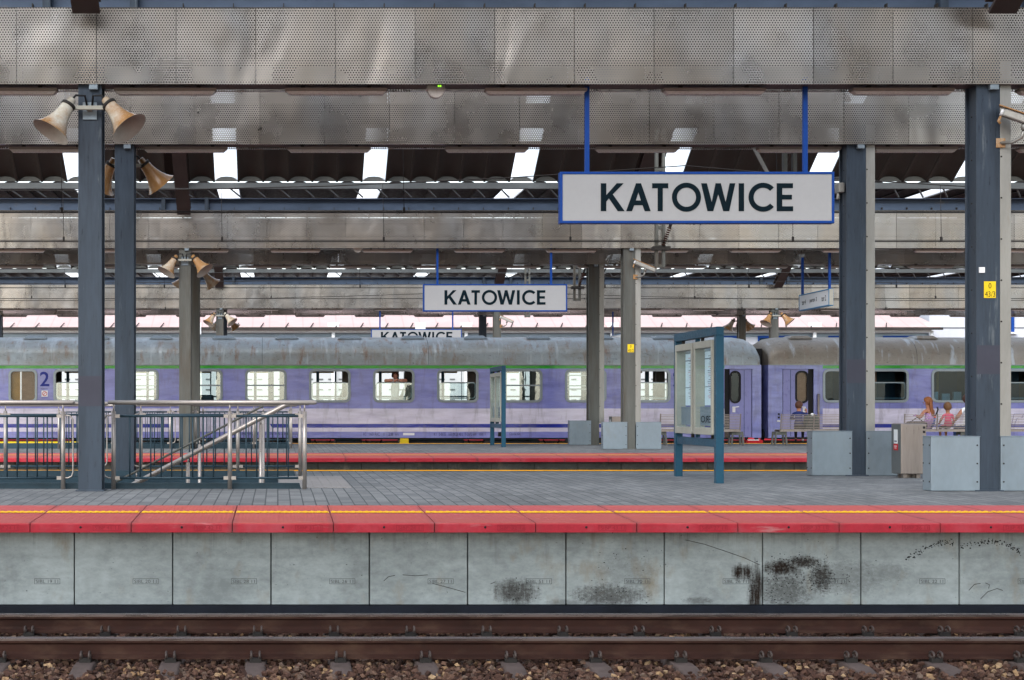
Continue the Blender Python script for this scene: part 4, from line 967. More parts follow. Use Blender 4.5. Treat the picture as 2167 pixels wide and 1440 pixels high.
# ------------------------------------------------------------------ the train
TY, TB = 48.6, 51.4
Zb, Zg = wz(927, TY), wz(781, TY)
def mk_coachpaint(name, gap=None, plain=False):
    s = N(name); xyz = s.sep(); z = xyz[2]
    def band(a, b_): return s.math('MULTIPLY', s.math('GREATER_THAN', z, wz(b_, TY)), s.math('LESS_THAN', z, wz(a, TY)))
    pur = (.165, .185, .48, 1) if not plain else (.175, .205, .49, 1)
    c = s.mix(s.rng(s.noise(.9, (.6, 1, 1), 5, .6), .35, .65), pur, (.19, .21, .50, 1) if not plain else (.21, .24, .53, 1))
    if not plain:
        c = s.mix(band(865, 914), c, (.57, .555, .68, 1))
        st = band(897.5, 905.5)
        if gap:
            sl = s.math('ADD', xyz[0], s.math('MULTIPLY', s.math('SUBTRACT', z, 1.36), .6))
            st = s.math('MULTIPLY', st, s.math('SUBTRACT', 1., s.math('MULTIPLY', s.math('GREATER_THAN', sl, wx(gap[0], TY)), s.math('LESS_THAN', sl, wx(gap[1], TY)))))
        c = s.mix(st, c, (.006, .018, .27, 1))
        c = s.mix(band(773.5, 780.5), c, (.002, .30, .006, 1))
    k = s.rng(s.noise(2.5, (.4, 1, 2.2), 7, .65), .3, .7, .80, 1.18); c = s.mix(1., c, k, 'MULTIPLY')
    c = s.mix(s.math('MULTIPLY', s.rng(s.noise(4, (1.2, 1, .25), 7, .7), .52, .74), .5), c, (.09, .085, .10, 1))
    s.set(Base_Color=c, Roughness=.2); s.b.inputs['Specular IOR Level'].default_value = .6; s.bump(s.noise(1.3, (.8, 1, 1.5), 3, .45), .8, .032); return s.m
m_coach = mk_coachpaint('coach_paint', (364, 573)); m_coach2 = mk_coachpaint('coach_paint_second'); m_coachend = mk_coachpaint('coach_end_paint', plain=True)
def mk_roof(name, base, blue, rustamt):
    s = N(name); n = s.noise(1.3, (.7, 1, 1), 7, .65)
    c = s.mix(s.rng(n, .35, .65), base, blue)
    c = s.mix(s.math('MULTIPLY', s.rng(s.noise(3.4, (1.5, .5, .45), 7, .7), .52, .72), rustamt), c, (.20, .105, .055, 1))
    c = s.mix(s.math('MULTIPLY', s.rng(s.noise(9, (.9, 1, 2.2), 8, .75), .58, .66), .8), c, (.06, .05, .045, 1))
    c = s.mix(s.math('MULTIPLY', s.rng(s.noise(2.2, (2.2, .4, .4), 5, .6), .56, .66), .6), c, (.42, .47, .51, 1))
    s.set(Base_Color=c, Metallic=.3, Roughness=.36); s.bump(s.noise(4, (1.2, 1, .8), 7, .7), .8, .03); return s.m
m_roof1 = mk_roof('coach_roof_weathered', (.24, .245, .23, 1), (.31, .365, .40, 1), .95); m_roof2 = mk_roof('coach_roof_brownish', (.19, .165, .13, 1), (.24, .215, .18, 1), .3)
m_wframe = mat('window_frame', (.21, .245, .265, 1), .35, .6, .12, 5)
m_inside = mat('coach_inside', (.10, .085, .07, 1), .7, 0, .2, 2); m_wood = mat('coach_wood', (.42, .24, .05, 1), .5, 0, .15, 4); m_blind = mat('brown_blind', (.30, .20, .14, 1), .8, 0, .2, 6, (1, 1, 3))
m_curtain = mat('pale_curtain', (.55, .66, .66, 1), .8, 0, .15, 5, (4, 1, 1)); m_seat = mat('seat_teal', (.03, .07, .10, 1), .8, 0, .2, 6); m_under = mat('underframe', (.028, .038, .048, 1), .6, .2, .4, 4)
m_door = mat('coach_door_paint', (.20, .21, .46, 1), .33, 0, .12, 1.5, (1, 1, .5))

def coach(pl, pr, wins, doors, paint, roofm, label, taper, name='railway_coach', seethrough=True, deco=None):
    xl, xr = wx(pl, TY), wx(pr, TY)
    t = thing(name, ((xl + xr) / 2, 50, 0), label, 'train coach', 'coaches of the standing train')
    edges = []                              # cells along the side
    wz0, wz1 = wz(852.5, TY), wz(781.5, TY)
    cells = sorted([(wx(a, TY), wx(b_, TY), k) for a, b_, k in wins])
    side, endm = MB(), MB(); x = xl
    def solid(a, b_):
        m_ = MB() if (b_ <= wx(doors[0][1], TY) + .3 and doors[0][0] < 1700 and pl > 1000) or a >= wx(1520, TY) and pl < 1000 else side
        m_.box(a, TY, Zb, b_, TY + .05, Zg + .125)
        if m_ is not side: m_.build('end_wall_panel', m_coachend, t)
    ds = sorted([(wx(a, TY), wx(b_, TY)) for a, b_, *_ in doors])
    items = sorted([(a, b_, 'w') for a, b_, k in cells] + [(a, b_, 'd') for a, b_ in ds])
    for a, b_, k in items:
        if a > x + .001: solid(x, a)
        if k == 'w':
            h = rr(a + .035, wz0 + .035, b_ - .035, wz1 - .035, .13)
            side.prism([rect(a, Zb, b_, Zg + .125), h[::-1]], TY, TY + .05)
        else:
            MB().box(a, TY, Zg + .0, b_, TY + .05, Zg + .125).build('door_header', m_coachend, t)
        x = b_
    if x < xr: solid(x, xr)
    o1 = side.build('side_wall', paint, t)
    # sole bar, far wall, floor, ceiling, ends
    b = MB(); b.box(xl + .3, TY + .06, Zb, xr - .3, TB, Zb + .2); b.build('floor', m_inside, t)
    b = MB(); b.box(xl, TB - .05, Zb, xr, TB, wz0 - .03); b.box(xl, TB - .05, wz1 + .03, xr, TB, Zg + .125); x = xl
    for a, b_, k in cells:
        if k in ('door', ): continue
        a2, b2 = (a - .12, b_ + .12) if seethrough else (a + .3, a + .5)
        b.box(x, TB - .05, wz0 - .03, a2, TB, wz1 + .03); x = b2
    b.box(x, TB - .05, wz0 - .03, xr, TB, wz1 + .03); b.build('far_wall', m_inside, t)
    MB().box(xl + .1, TY + .06, Zg + .13, xr - .1, TB - .06, Zg + .16).build('ceiling', m_inside, t)
    e = MB(); e.box(xl + .01, TY + .051, Zb, xl + .06, TB - .051, Zg + .12).box(xr - .06, TY + .051, Zb, xr - .01, TB - .051, Zg + .12); e.build('end_wall', m_coachend, t)
    # roof: curved shell with rounded ends
    zg = Zg + .125; top = 4.13; prof = []
    for i in range(17):
        u = -1 + 2 * i / 16; a = 50 + 1.40 * math.copysign(abs(math.sin(u * math.pi / 2)) ** .95, u) ; zz = zg + (top - zg) * (max(0, math.cos(u * math.pi / 2))) ** .62
        prof.append((a, zz))
    b = MB(); L = []
    xs = [xl + .02, xl + .10, xl + .30, xl + .62] + [xl + .62 + (xr - xl - 1.24) * i / 24 for i in range(1, 24)] + [xr - .62, xr - .30, xr - .10, xr - .02]
    drop = {0: .55, 1: .80, 2: .945, 3: 1.0}
    for j, xx in enumerate(xs):
        d = drop.get(min(j, len(xs) - 1 - j), 1.) ; L += [(xx, 50 + (y - 50) * (1 if d > .9 else .94 + .06 * d), zg + (z - zg) * d) for y, z in prof]
    n = 17; fs = [(j * n + i, j * n + i + 1, (j + 1) * n + i + 1, (j + 1) * n + i) for j in range(len(xs) - 1) for i in range(n - 1)]
    b.add(L, fs, 0, True); b.f += [tuple(range(n)), tuple(range((len(xs) - 1) * n, len(xs) * n))]; b.mi += [0, 0]; b.sm += [False, False]
    rf = b.build('roof', roofm, t)
    g = MB(); g.box(xl + .05, TY - .025, zg - .012, xr - .05, TY + .02, zg + .006); g.build('gutter', m_wframe, rf)
    v = (pl % 135); x = xl + 1.2
    while x < xr - 1:
        q = MB(); zt = top - .055
        q.hexa([(x - .38, 49.2, zt - .02), (x + .38, 49.2, zt - .02), (x + .38, 50.0, zt + .03), (x - .38, 50.0, zt + .03), (x - .24, 49.3, zt + .085), (x + .24, 49.3, zt + .085), (x + .24, 50, zt + .09), (x - .24, 50, zt + .09)]); q.build('roof_vent', m_wframe if roofm is m_roof1 else m_roof2, rf, .02); x += 1.96
    for i in range(1, 5):
        xx = xl + (xr - xl) * i / 5; MBs = MB(); MBs.add([(xx + d_, y, z + .004) for d_ in (0, .012) for y, z in prof], [(i_, i_ + 1, n + i_ + 1, n + i_) for i_ in range(n - 1)]); MBs.build('roof_seam', m_under, rf)
    # windows
    for wi, (a, b_, k) in enumerate(cells):
        W = b_ - a; h = wz1 - wz0
        fr = MB().prism([rr(a, wz0, b_, wz1, .17), rr(a + .075, wz0 + .075, b_ - .075, wz1 - .075, .11)[::-1]], TY - .022, TY + .055).build('window', m_wframe, t, .006)
        zi0, zi1, ai, bi = wz0 + .06, wz1 - .06, a + .06, b_ - .06
        gl = m_glass if k in ('open', 'bar', 'dbl') else m_glassbrown if k == 'brown' else m_glassdark
        zs = wz(811, TY)
        if k in ('open', 'dopen'):
            MB().box(ai, TY + .02, zi0, bi, TY + .026, zs).build('pane', gl, fr)
            MB().prism([rr(ai + .02, zi0 + .06, bi - .02, zs + .03, .10), rr(ai + .055, zi0 + .095, bi - .055, zs - .012, .07)[::-1]], TY + .028, TY + .06).build('sash', m_wframe, fr)
        else:
            MB().box(ai, TY + .02, zi0, bi, TY + .026, zi1).build('pane', gl, fr)
            if k == 'bar': MB().box(ai + .01, TY - .008, wz(817.5, TY), bi - .01, TY + .018, wz(814.5, TY)).build('bar', m_wframe, fr)
            if k == 'dbl': MB().box(ai + .01, TY + .03, wz(818, TY), bi - .01, TY + .05, wz(815.5, TY)).box(ai + .01, TY + .03, wz(825, TY), bi - .01, TY + .05, wz(822.5, TY)).box(ai + .01, TY + .03, wz(796, TY), bi - .01, TY + .05, wz(793.5, TY)).build('bar', m_wframe, fr)
        if k in ('open', 'bar', 'dbl'):
            rg = random.Random(wi * 7 + 3); b = MB()
            b.box(a + .25, 49.7, Zb + .2, a + .34, 49.74, Zg + .1); b.box(a + .80 + rg.uniform(-.1, .1), 49.7, Zb + .2, a + .86 + .02, 49.74, Zg + .1); b.box(a - .1, 49.71, wz(841, 49.7), b_ + .1, 49.73, wz(838, 49.7)); b.build('partition_post', m_seat, t)
            MB().box(a + .1, 50.4, wz(789, 50), b_ - .45, 50.7, wz(786, 50)).build('luggage_rack', m_wood, t)
            b = MB(); b.box(b_ - .22, TY + .9, Zb + .2, b_ + .05, 49.72, Zg + .1); b.build('compartment_wall', m_inside, t)
            if wi % 3 != 1:
                b = MB(); pts = [(b_ - .38 + .16 * math.sin((z - wz0) * 2.6) + .02 * i % 2, z) for i, z in enumerate([wz0 + h * j / 10 for j in range(11)])]
                b.prism([pts + [(b_ - .12, z) for _, z in pts[::-1]]], TB - .13, TB - .11); b.build('curtain', m_curtain, t)
            if k == 'bar' and wi % 2: MB().box(b_ - .75, 49.2, wz(870, 49.3), b_ - .30, 49.35, wz(836, 49.3)).build('headrest', m_seat, t, .06)
        elif k == 'brown':
            MB().box(ai - .05, TY + .10, zi0 - .05, ai + .28, TY + .12, zi1 + .05).build('door_edge', m_wood, t); MB().box(ai + .32, TY + .14, zi0 - .05, bi + .05, TY + .16, zi1 + .05).build('blind', m_blind, t)
        else:
            b = MB(); b.box(a - .2, 50.2, Zb + .2, b_ + .2, 50.23, Zg + .1); b.build('partition_wall', m_seat, t)
            if k == 'dfix':
                b = MB()
                for i in range(3): b.box(a + .18 + i * .36, TY + .5, wz0, a + .42 + i * .36, TY + .62, wz0 + .34 - .06 * (i % 2))
                b.build('seat_back', m_curtain, t); MB().box(a + .55, TY + .9, wz0, a + .60, TY + .95, wz1).build('grab_pole', m_wood, t)
            else: MB().box(a + .2, TY + .9, wz0, a + .62, TY + 1., wz1).build('seat_back', m_blind, t)
    # doors
    for di, (a, b_, gl_, wx0, wx1, gapside) in enumerate(doors):
        xa, xb = wx(a, TY), wx(b_, TY); gp = .085
        da, db = (xa + gp * 2, xb - .02) if gapside == 'l' else (xa + .02, xb - gp * 2)
        w0, w1 = wx(wx0, TY), wx(wx1, TY)
        hz0, hz1 = wz(852, TY), wz(787, TY)
        d = MB().prism([rect(da, Zb + .02, db, Zg - .01), rr(w0, hz0, w1, hz1, .14)[::-1]], TY + .012, TY + .055).build('door', m_door, t, .004)
        MB().prism([rr(w0 - .03, hz0 - .03, w1 + .03, hz1 + .03, .17), rr(w0 + .025, hz0 + .025, w1 - .025, hz1 - .025, .12)[::-1]], TY - .004, TY + .03).build('window_seal', m_black, d)
        MB().box(w0 + .01, TY + .03, hz0 + .01, w1 - .01, TY + .034, hz1 - .01).build('pane', m_glassbrown if gl_ else m_glassdark, d)
        if gl_: MB().box(w0 - .03, TY + .06, hz0 - .03, w1 + .03, TY + .075, hz1 + .03).build('blind', m_blind, d)
        hx = da + .12 if gapside == 'l' else db - .12; sg = 1 if gapside == 'l' else -1
        MB().box(hx - .045, TY - .012, wz(873, TY), hx + .045, TY + .012, wz(861, TY)).bar((hx, TY - .03, wz(862.5, TY)), (hx + sg * .15, TY - .03, wz(861, TY)), .025, .028).build('handle', m_white, d, .004)
        MB().box(xa, TY + .08, Zb, xb, TY + .10, Zg + .1).build('door_recess', m_black, t)
        if gapside != 'l': xf = (da + (db - da) * .30)
        else: xf = da + (db - da) * .66
        MB().box(xf - .006, TY + .006, Zb + .05, xf + .006, TY + .014, Zg - .03).build('door_fold', m_seat, d)
        MB().box(xa - .03, TY - .02, Zg - .005, xb + .03, TY + .004, Zg + .02).build('door_rail', m_coachend, t)
    # underframe equipment
    b = MB(); b.box(xl + .5, TY + .12, Zb - .06, xr - .5, TB - .1, Zb - .005); b.build('underframe', m_under, t)
    rg = random.Random(int(pl) + 5); x = xl + 4.3
    while x < xr - 4.5:
        wd = rg.uniform(.5, 2.2); z_ = rg.uniform(.42, .62)
        MB().box(x, TY + rg.uniform(.15, .5), z_, x + wd, 50 + rg.uniform(.2, 1), Zb - .07).build('equipment_box', m_under, t, .02)
        b = MB(); b.tube([(x + wd + .1, TY + .3, Zb - .07), (x + wd + .2, TY + .3, Zb - .22), (x + wd + .5, TY + .3, Zb - .25), (x + wd + .6, TY + .3, Zb - .07)], .03, 6); b.build('brake_hose', m_black, t); x += wd + rg.uniform(.4, 1.3)
    for bx in (xl + 3.2, xr - 3.2):
        bo = MB(); bo.box(bx - 1.7, TY + .25, .45, bx + 1.7, TY + .45, .72); bo.box(bx - .4, TY + .2, .35, bx + .4, TY + .5, .85); og = bo.build('bogie', m_under, t, .02)
        for dx in (-1.25, 1.25): MB().lathe([(0, 0), (0, .44), (.03, .46), (.13, .46), (.13, 0)], (bx + dx, TY + .5, .46), (0, 1, 0), 28).build('wheel', m_rust, og)
    for xx, s_ in ((xl, -1), (xr, 1)):
        for yy in (49.15, 50.85): MB().tube([(xx - s_ * .1, yy, 1.06), (xx + s_ * .0, yy, 1.06)], .09, 12).tube([(xx, yy, 1.06), (xx + s_ * .03, yy, 1.06)], .2, 16).build('buffer', m_under, t)
    return t
W1 = [(18, 79, 'brown'), (113, 201, 'open')] + [(248 + 135.35 * i, 336 + 135.35 * i, k) for i, k in enumerate(('dbl', 'bar', 'bar', 'open', 'open', 'open', 'bar', 'dbl', 'open'))] + [(1452, 1512, 'dark')]
T1 = coach(-150, 1611, W1, [(-105, -42, 0, -92, -66, 'r'), (1533, 1592, 0, 1546, 1566, 'l')], m_coach, m_roof1, 'long purple and white railway coach with green stripe and grey rusty roof', True)
W2 = [(1741, 1801, 'dark'), (1835.5, 1923, 'dopen'), (1971, 2059, 'dfix'), (2106.5, 2194, 'dopen'), (2242, 2330, 'dopen')]
T2 = coach(1626, 3200, W2, [(1656, 1722, 1, 1685, 1709, 'r')], m_coach2, m_roof2, 'second purple coach with brown roof at the right, behind the bench with the boy', True, seethrough=False)
# lettering on the coaches
def onside(t, body, x0, x1, y0, y1, m=None, bold=0.): text('lettering', body, m or m_coachblue, t, (wx(x0, TY), TY - .003, wz(y1, TY)), wz(y0, TY) - wz(y1, TY), wx(x1, TY) - wx(x0, TY), bold=bold)
m_coachblue = mat('coach_lettering', (.012, .025, .22, 1), .4, 0, .05, 8); m_coachink = mat('coach_small_print', (.03, .03, .08, 1), .5, 0, .05, 8)
onside(T1, '2', 84.5, 104.5, 787, 818, bold=.012); onside(T1, '2', 1424, 1438, 788, 818, bold=.012)
for body, a, b_ in (('PKP IC  51 51 20-70 705-7 B16mnopuz', 512, 640), ('RC', 769, 775), ('160 RIC', 781, 804), ('1  28 m', 812, 843), ('4.1   0-BE05   168 09/26 40 t   T-2x72 kW   1000 V', 918, 1028), ('Opole Gl.', 1078, 1101)):
    onside(T1, body, a, b_, 916, 922.5, m_coachink)
MB().box(wx(853, TY), TY - .004, wz(921.5, TY), wx(877, TY), TY + .001, wz(916.5, TY)).build('white_plate', m_white, T1); onside(T1, 'KRAKOW', 858, 875, 917.5, 920.5, m_coachink)
MB().box(wx(1054, TY), TY - .004, wz(924, TY), wx(1069, TY), TY + .001, wz(915, TY)).build('black_plate', m_black, T1)
np_ = MB().box(wx(88, TY), TY - .006, wz(840, TY), wx(101, TY), TY - .001, wz(827, TY)).build('no_smoking_sign', m_white, T1)
b = MB(); b.prism([[(wx(94.5, TY) + .075 * math.cos(R(a)), wz(833.5, TY) + .075 * math.sin(R(a))) for a in range(0, 360, 20)], [(wx(94.5, TY) + .058 * math.cos(R(a)), wz(833.5, TY) + .058 * math.sin(R(a))) for a in range(0, 360, 20)][::-1]], TY - .009, TY - .0065); b.bar((wx(94.5, TY) - .045, TY - .0075, wz(833.5, TY) - .045), (wx(94.5, TY) + .045, TY - .0075, wz(833.5, TY) + .045), .004, .016); b.build('red_ring', m_red, np_)
onside(T1, 'dla palacych', 86, 101, 821.5, 824, m_coachink)
MB().box(wx(847, TY), TY + .02, .66, wx(865, TY), TY + .5, wz(928, TY)).build('battery_box', m_yellow, T1, .01)
# grab rail, lamp fittings and the large logo on the second coach
b = MB(); b.tube([(wx(1731, TY), TY - .05, wz(911, TY)), (wx(1731, TY), TY - .05, wz(834, TY))], .035, 10); b.build('grab_rail', m_stainless, T2)
b = MB(); b.box(wx(1646, TY), TY - .01, wz(879, TY), wx(1650, TY), TY, wz(875, TY)).box(wx(1646, TY), TY - .01, wz(886, TY), wx(1650, TY), TY, wz(882, TY)); b.build('socket', m_black, T2)
MB().box(wx(1644, TY), TY - .05, wz(893, TY), wx(1652, TY), TY, wz(890, TY)).build('step_light', m_white, T2)
lg = MB(); pth = [(2139, 906), (2146, 876), (2166, 876), (2163, 884), (2152, 886), (2144, 906)]
for a, c in zip(pth, pth[1:]): lg.bar((wx(a[0], TY), TY - .004, wz(a[1], TY)), (wx(c[0], TY), TY - .004, wz(c[1], TY)), .004, .03, up=(0, 1, 0))
lg.build('logo_outline', m_coachblue, T2)
# gangway between the coaches
tag(MB().box(wx(1611.6, TY) , 49.2, 1.1, wx(1625.4, TY), 50.8, 3.75).build('gangway_bellows', m_black), 'black rubber gangway between the two coaches', 'gangway')
b = MB(); b.box(wx(1579, TY), TY - .12, .80, wx(1612, TY), TY + .2, .92); tag(b.build('red_marker_board', m_red, None, .01), 'small red and white board by the track below the gap between coaches', 'board')
MBw = MB().box(wx(1581, TY), TY - .124, .905, wx(1604, TY), TY - .03, .935)
tag(MBw.build('white_batten', m_white), 'white batten on top of the small red board by the track', 'batten')

# ------------------------------------------------------------------ buildings beyond
def mk_tiles():
    s = N('pale_roof_tiles'); xyz = s.sep(); n = s.noise(1.2, (.6, 1, 1), 6, .6)
    w_ = s.math('ABSOLUTE', s.math('SUBTRACT', s.math('FRACT', s.math('MULTIPLY', xyz[0], 1.1)), .5))
    c = s.mix(s.rng(n, .3, .7), (.44, .31, .30, 1), (.47, .36, .345, 1)); c = s.mix(s.math('MULTIPLY', s.rng(w_, .0, .06, 1, 0), .35), c, (.26, .15, .14, 1))
    s.set(Base_Color=c, Roughness=.7); return s.m
m_tiles = mk_tiles(); m_wallwhite = mat('white_render', (.46, .48, .53, 1), .7, 0, .06, .6, (1, 1, .3)); m_cladding = mat('white_cladding', (.46, .485, .49, 1), .6, 0, .06, .5)
BY = 86.0
t = thing('station_building', (8, BY, -.4), 'long low white building with pale pink tiled roof behind the train', 'building')
xa, xb = -32, wx(1965, BY)
MB().box(xa, BY, -.4, xb, BY + 12, wz(703, BY)).build('wall', m_wallwhite, t)
MB().box(xa, BY - .04, -.4, xb, BY - .002, wz(735, BY)).build('cladding', m_cladding, t)
ze = wz(692, BY - .6); b = MB(); b.hexa([(xa - .5, BY - .6, ze - .12), (xb + .4, BY - .6, ze - .12), (xb - 1.5, BY + 6, ze + 2.2), (xa - .5, BY + 6, ze + 2.2), (xa - .5, BY - .6, ze), (xb + .4, BY - .6, ze), (xb - 1.5, BY + 6, ze + 2.4), (xa - .5, BY + 6, ze + 2.4)]); rf = b.build('roof', m_tiles, t)
b = MB(); b.box(xa - .5, BY - .72, ze - .17, xb + .5, BY - .61, ze - .03); b.build('gutter', m_dark, rf)
repeat(MB().bar((xa, BY - .72, ze - .05), (xa + .18, BY - .3, ze + .22), .05, .03).build('snow_guard', m_dark, rf), int((xb - xa) / 1.35), (1.35, 0, 0))
for zz, r_ in ((wz(698.5, BY), .085), (wz(703, BY), .05)): MB().tube([(xa, BY - .35, zz), (xb, BY - .35, zz)], r_, 8).build('pipe', m_white, t)
MB().box(xa, BY - .01, wz(714, BY), xb, BY - .003, wz(706, BY)).build('wall_band', m_boxmetal, t)
for a, c in ((1520, 1562), (1603, 1681), (1868, 1954), (1752, 1790)):
    fr = MB().prism([rect(wx(a, BY), wz(760, BY), wx(c, BY), wz(711, BY)), rect(wx(a + 3, BY), wz(757, BY), wx(c - 3, BY), wz(716, BY))[::-1]], BY - .10, BY - .045).build('window', m_blue, t); MB().box(wx(a + 3, BY), BY - .07, wz(757, BY), wx(c - 3, BY), BY - .055, wz(716, BY)).build('pane', m_glassdark, fr)
    MB().box(wx(a + 3, BY), BY - .052, wz(757, BY), wx(c - 3, BY), BY - .046, wz(716, BY)).build('blind', m_seat, fr)
for a in (705, 985, 1293, 1720, 1967): MB().tube([(wx(a, BY), BY - .3, ze - .2), (wx(a, BY), BY - .2, -.4)], .10, 10).box(wx(a, BY) - .3, BY - .55, wz(696, BY), wx(a, BY) + .3, BY - .15, wz(684, BY)).build('downpipe', m_white, t)
v = MB(); z = wz(848, BY)
while z < wz(782, BY):
    x = -16.
    while x < 26: v.box(x, BY - .075, z, x + .28, BY - .041, z + .07); x += .56 + (.5 if int(x * 3) % 7 == 0 else 0)
    z += .56
v = v.build('wall_slot', m_purlin, t); v['kind'] = 'stuff'
t = thing('white_block', (42, BY, -.4), 'taller white building block at the right behind the second coach', 'building')
MB().box(xb + .45, BY + 1, -.4, 62, BY + 14, 14).build('wall', m_wallwhite, t); MB().box(xb + .45, BY + .97, wz(693, BY), 62, BY + .995, wz(691.5, BY)).build('joint', m_dark, t)
a, c = 2104, 2163
fr = MB().prism([rect(wx(a, BY), wz(701, BY), wx(c, BY), 8.4), rect(wx(a + 6, BY), wz(696, BY), wx(c - 6, BY), 8.2)[::-1]], BY + .9, BY + .99).build('window', m_bluebright if 'm_bluebright' in globals() else m_blue, t); MB().box(wx(a + 6, BY), BY + .96, wz(696, BY), wx(c - 6, BY), BY + .98, 8.2).build('pane', m_glassdark, fr)
MB().box(wx(a - 4, BY), BY + .7, wz(705, BY), wx(c + 4, BY), BY + .995, wz(702, BY)).build('sill', m_white, t)
for i, px in enumerate((415, 890)):
    p_ = at(px, 675, 82); q = MB(); q.box(p_.x - .25, 82, p_.z - .8, p_.x + .25, 82.3, p_.z - .2); q.tube([(p_.x - .15, 82.1, -.5), (p_.x - .15, 82.1, p_.z - .8)], .06, 8)
    tag(q.build('signal_box', m_white), ('white box on a thin mast behind the train, just right of the left grey columns', 'white box on a thin mast above the train near the middle sign')[i], 'box')

# ------------------------------------------------------------------ people
m_skin = mat('skin', (.32, .145, .09, 1), .55, 0, .12, 20); m_navy = mat('shirt_navy', (.012, .022, .10, 1), .85, 0, .2, 15); m_charcoal = mat('trousers_dark', (.018, .018, .02, 1), .85, 0, .2, 15); m_pink = mat('top_pink', (.52, .035, .12, 1), .85, 0, .15, 15)
m_wtee = mat('shirt_white', (.72, .74, .76, 1), .85, 0, .1, 12); m_lilac = mat('dress_lilac', (.28, .12, .36, 1), .85, 0, .5, 26, (1, 1, 1), 0, 40, (.6, .45, .65, 1), .5, .6); m_hairred = mat('hair_red', (.20, .070, .024, 1), .5, 0, .3, 18, (3, 3, .6)); m_hairbrown = mat('hair_brown', (.075, .030, .018, 1), .55, 0, .3, 18, (3, 3, .6)); m_hairfair = mat('hair_fair', (.13, .065, .03, 1), .55, 0, .3, 18, (3, 3, .6)); m_shoe = mat('trainers', (.03, .03, .035, 1), .6, 0, .3, 12, (1, 1, 1), 0, 40, (.7, .7, .7, 1), .55, .6, 6); m_eye = mat('eye_dark', (.015, .01, .008, 1), .3); m_lip = mat('lip', (.30, .06, .06, 1), .5); m_blueshorts = mat('jeans', (.03, .06, .16, 1), .85, 0, .2, 12)
def skinmesh(J, E, root):
    """one continuous body grown from a skeleton: J = {name: (co, radius)}, E = joints joined by bones"""
    names = list(J); me = bpy.data.meshes.new('b'); me.from_pydata([J[k][0] for k in names], [(names.index(a), names.index(b_)) for a, b_ in E], [])
    o = bpy.data.objects.new('b', me); COL.objects.link(o); o.modifiers.new('s', 'SKIN')
    for i, k in enumerate(names):
        sv_ = me.skin_vertices[0].data[i]; r_ = J[k][1]; sv_.radius = r_ if isinstance(r_, tuple) else (r_, r_); sv_.use_root = (k == root)
    m2 = o.modifiers.new('u', 'SUBSURF'); m2.levels = 2
    dg = bpy.context.evaluated_depsgraph_get(); r = bpy.data.meshes.new_from_object(o.evaluated_get(dg)); bpy.data.objects.remove(o)
    v = [tuple(q.co) for q in r.vertices]; f = [tuple(p_.vertices) for p_ in r.polygons]; return v, f
def hand(b, wrist, d, up, s=1.):
    """palm with four unequal, bent fingers and a thumb, merged into the figure"""
    d = Vector(d).normalized(); up = Vector(up).normalized(); sd_ = d.cross(up).normalized(); w_ = Vector(wrist)
    b.tube([w_, w_ + d * .045 * s, w_ + d * .085 * s], [.024 * s, .036 * s, .034 * s], 10)
    for i, L in enumerate((.062, .072, .067, .05)):
        o = w_ + d * .078 * s + sd_ * (i - 1.5) * .018 * s
        b.tube([o, o + d * L * .55 * s, o + d * L * .85 * s - up * .014 * s, o + d * L * s - up * .032 * s], [.0095 * s, .009 * s, .008 * s, .006 * s], 7)
    o = w_ + d * .025 * s + sd_ * -.034 * s; b.tube([o, o + (d * .7 - sd_ * .6) * .04 * s, o + (d * .95 - sd_ * .4) * .065 * s - up * .01 * s], [.012 * s, .010 * s, .007 * s], 7)
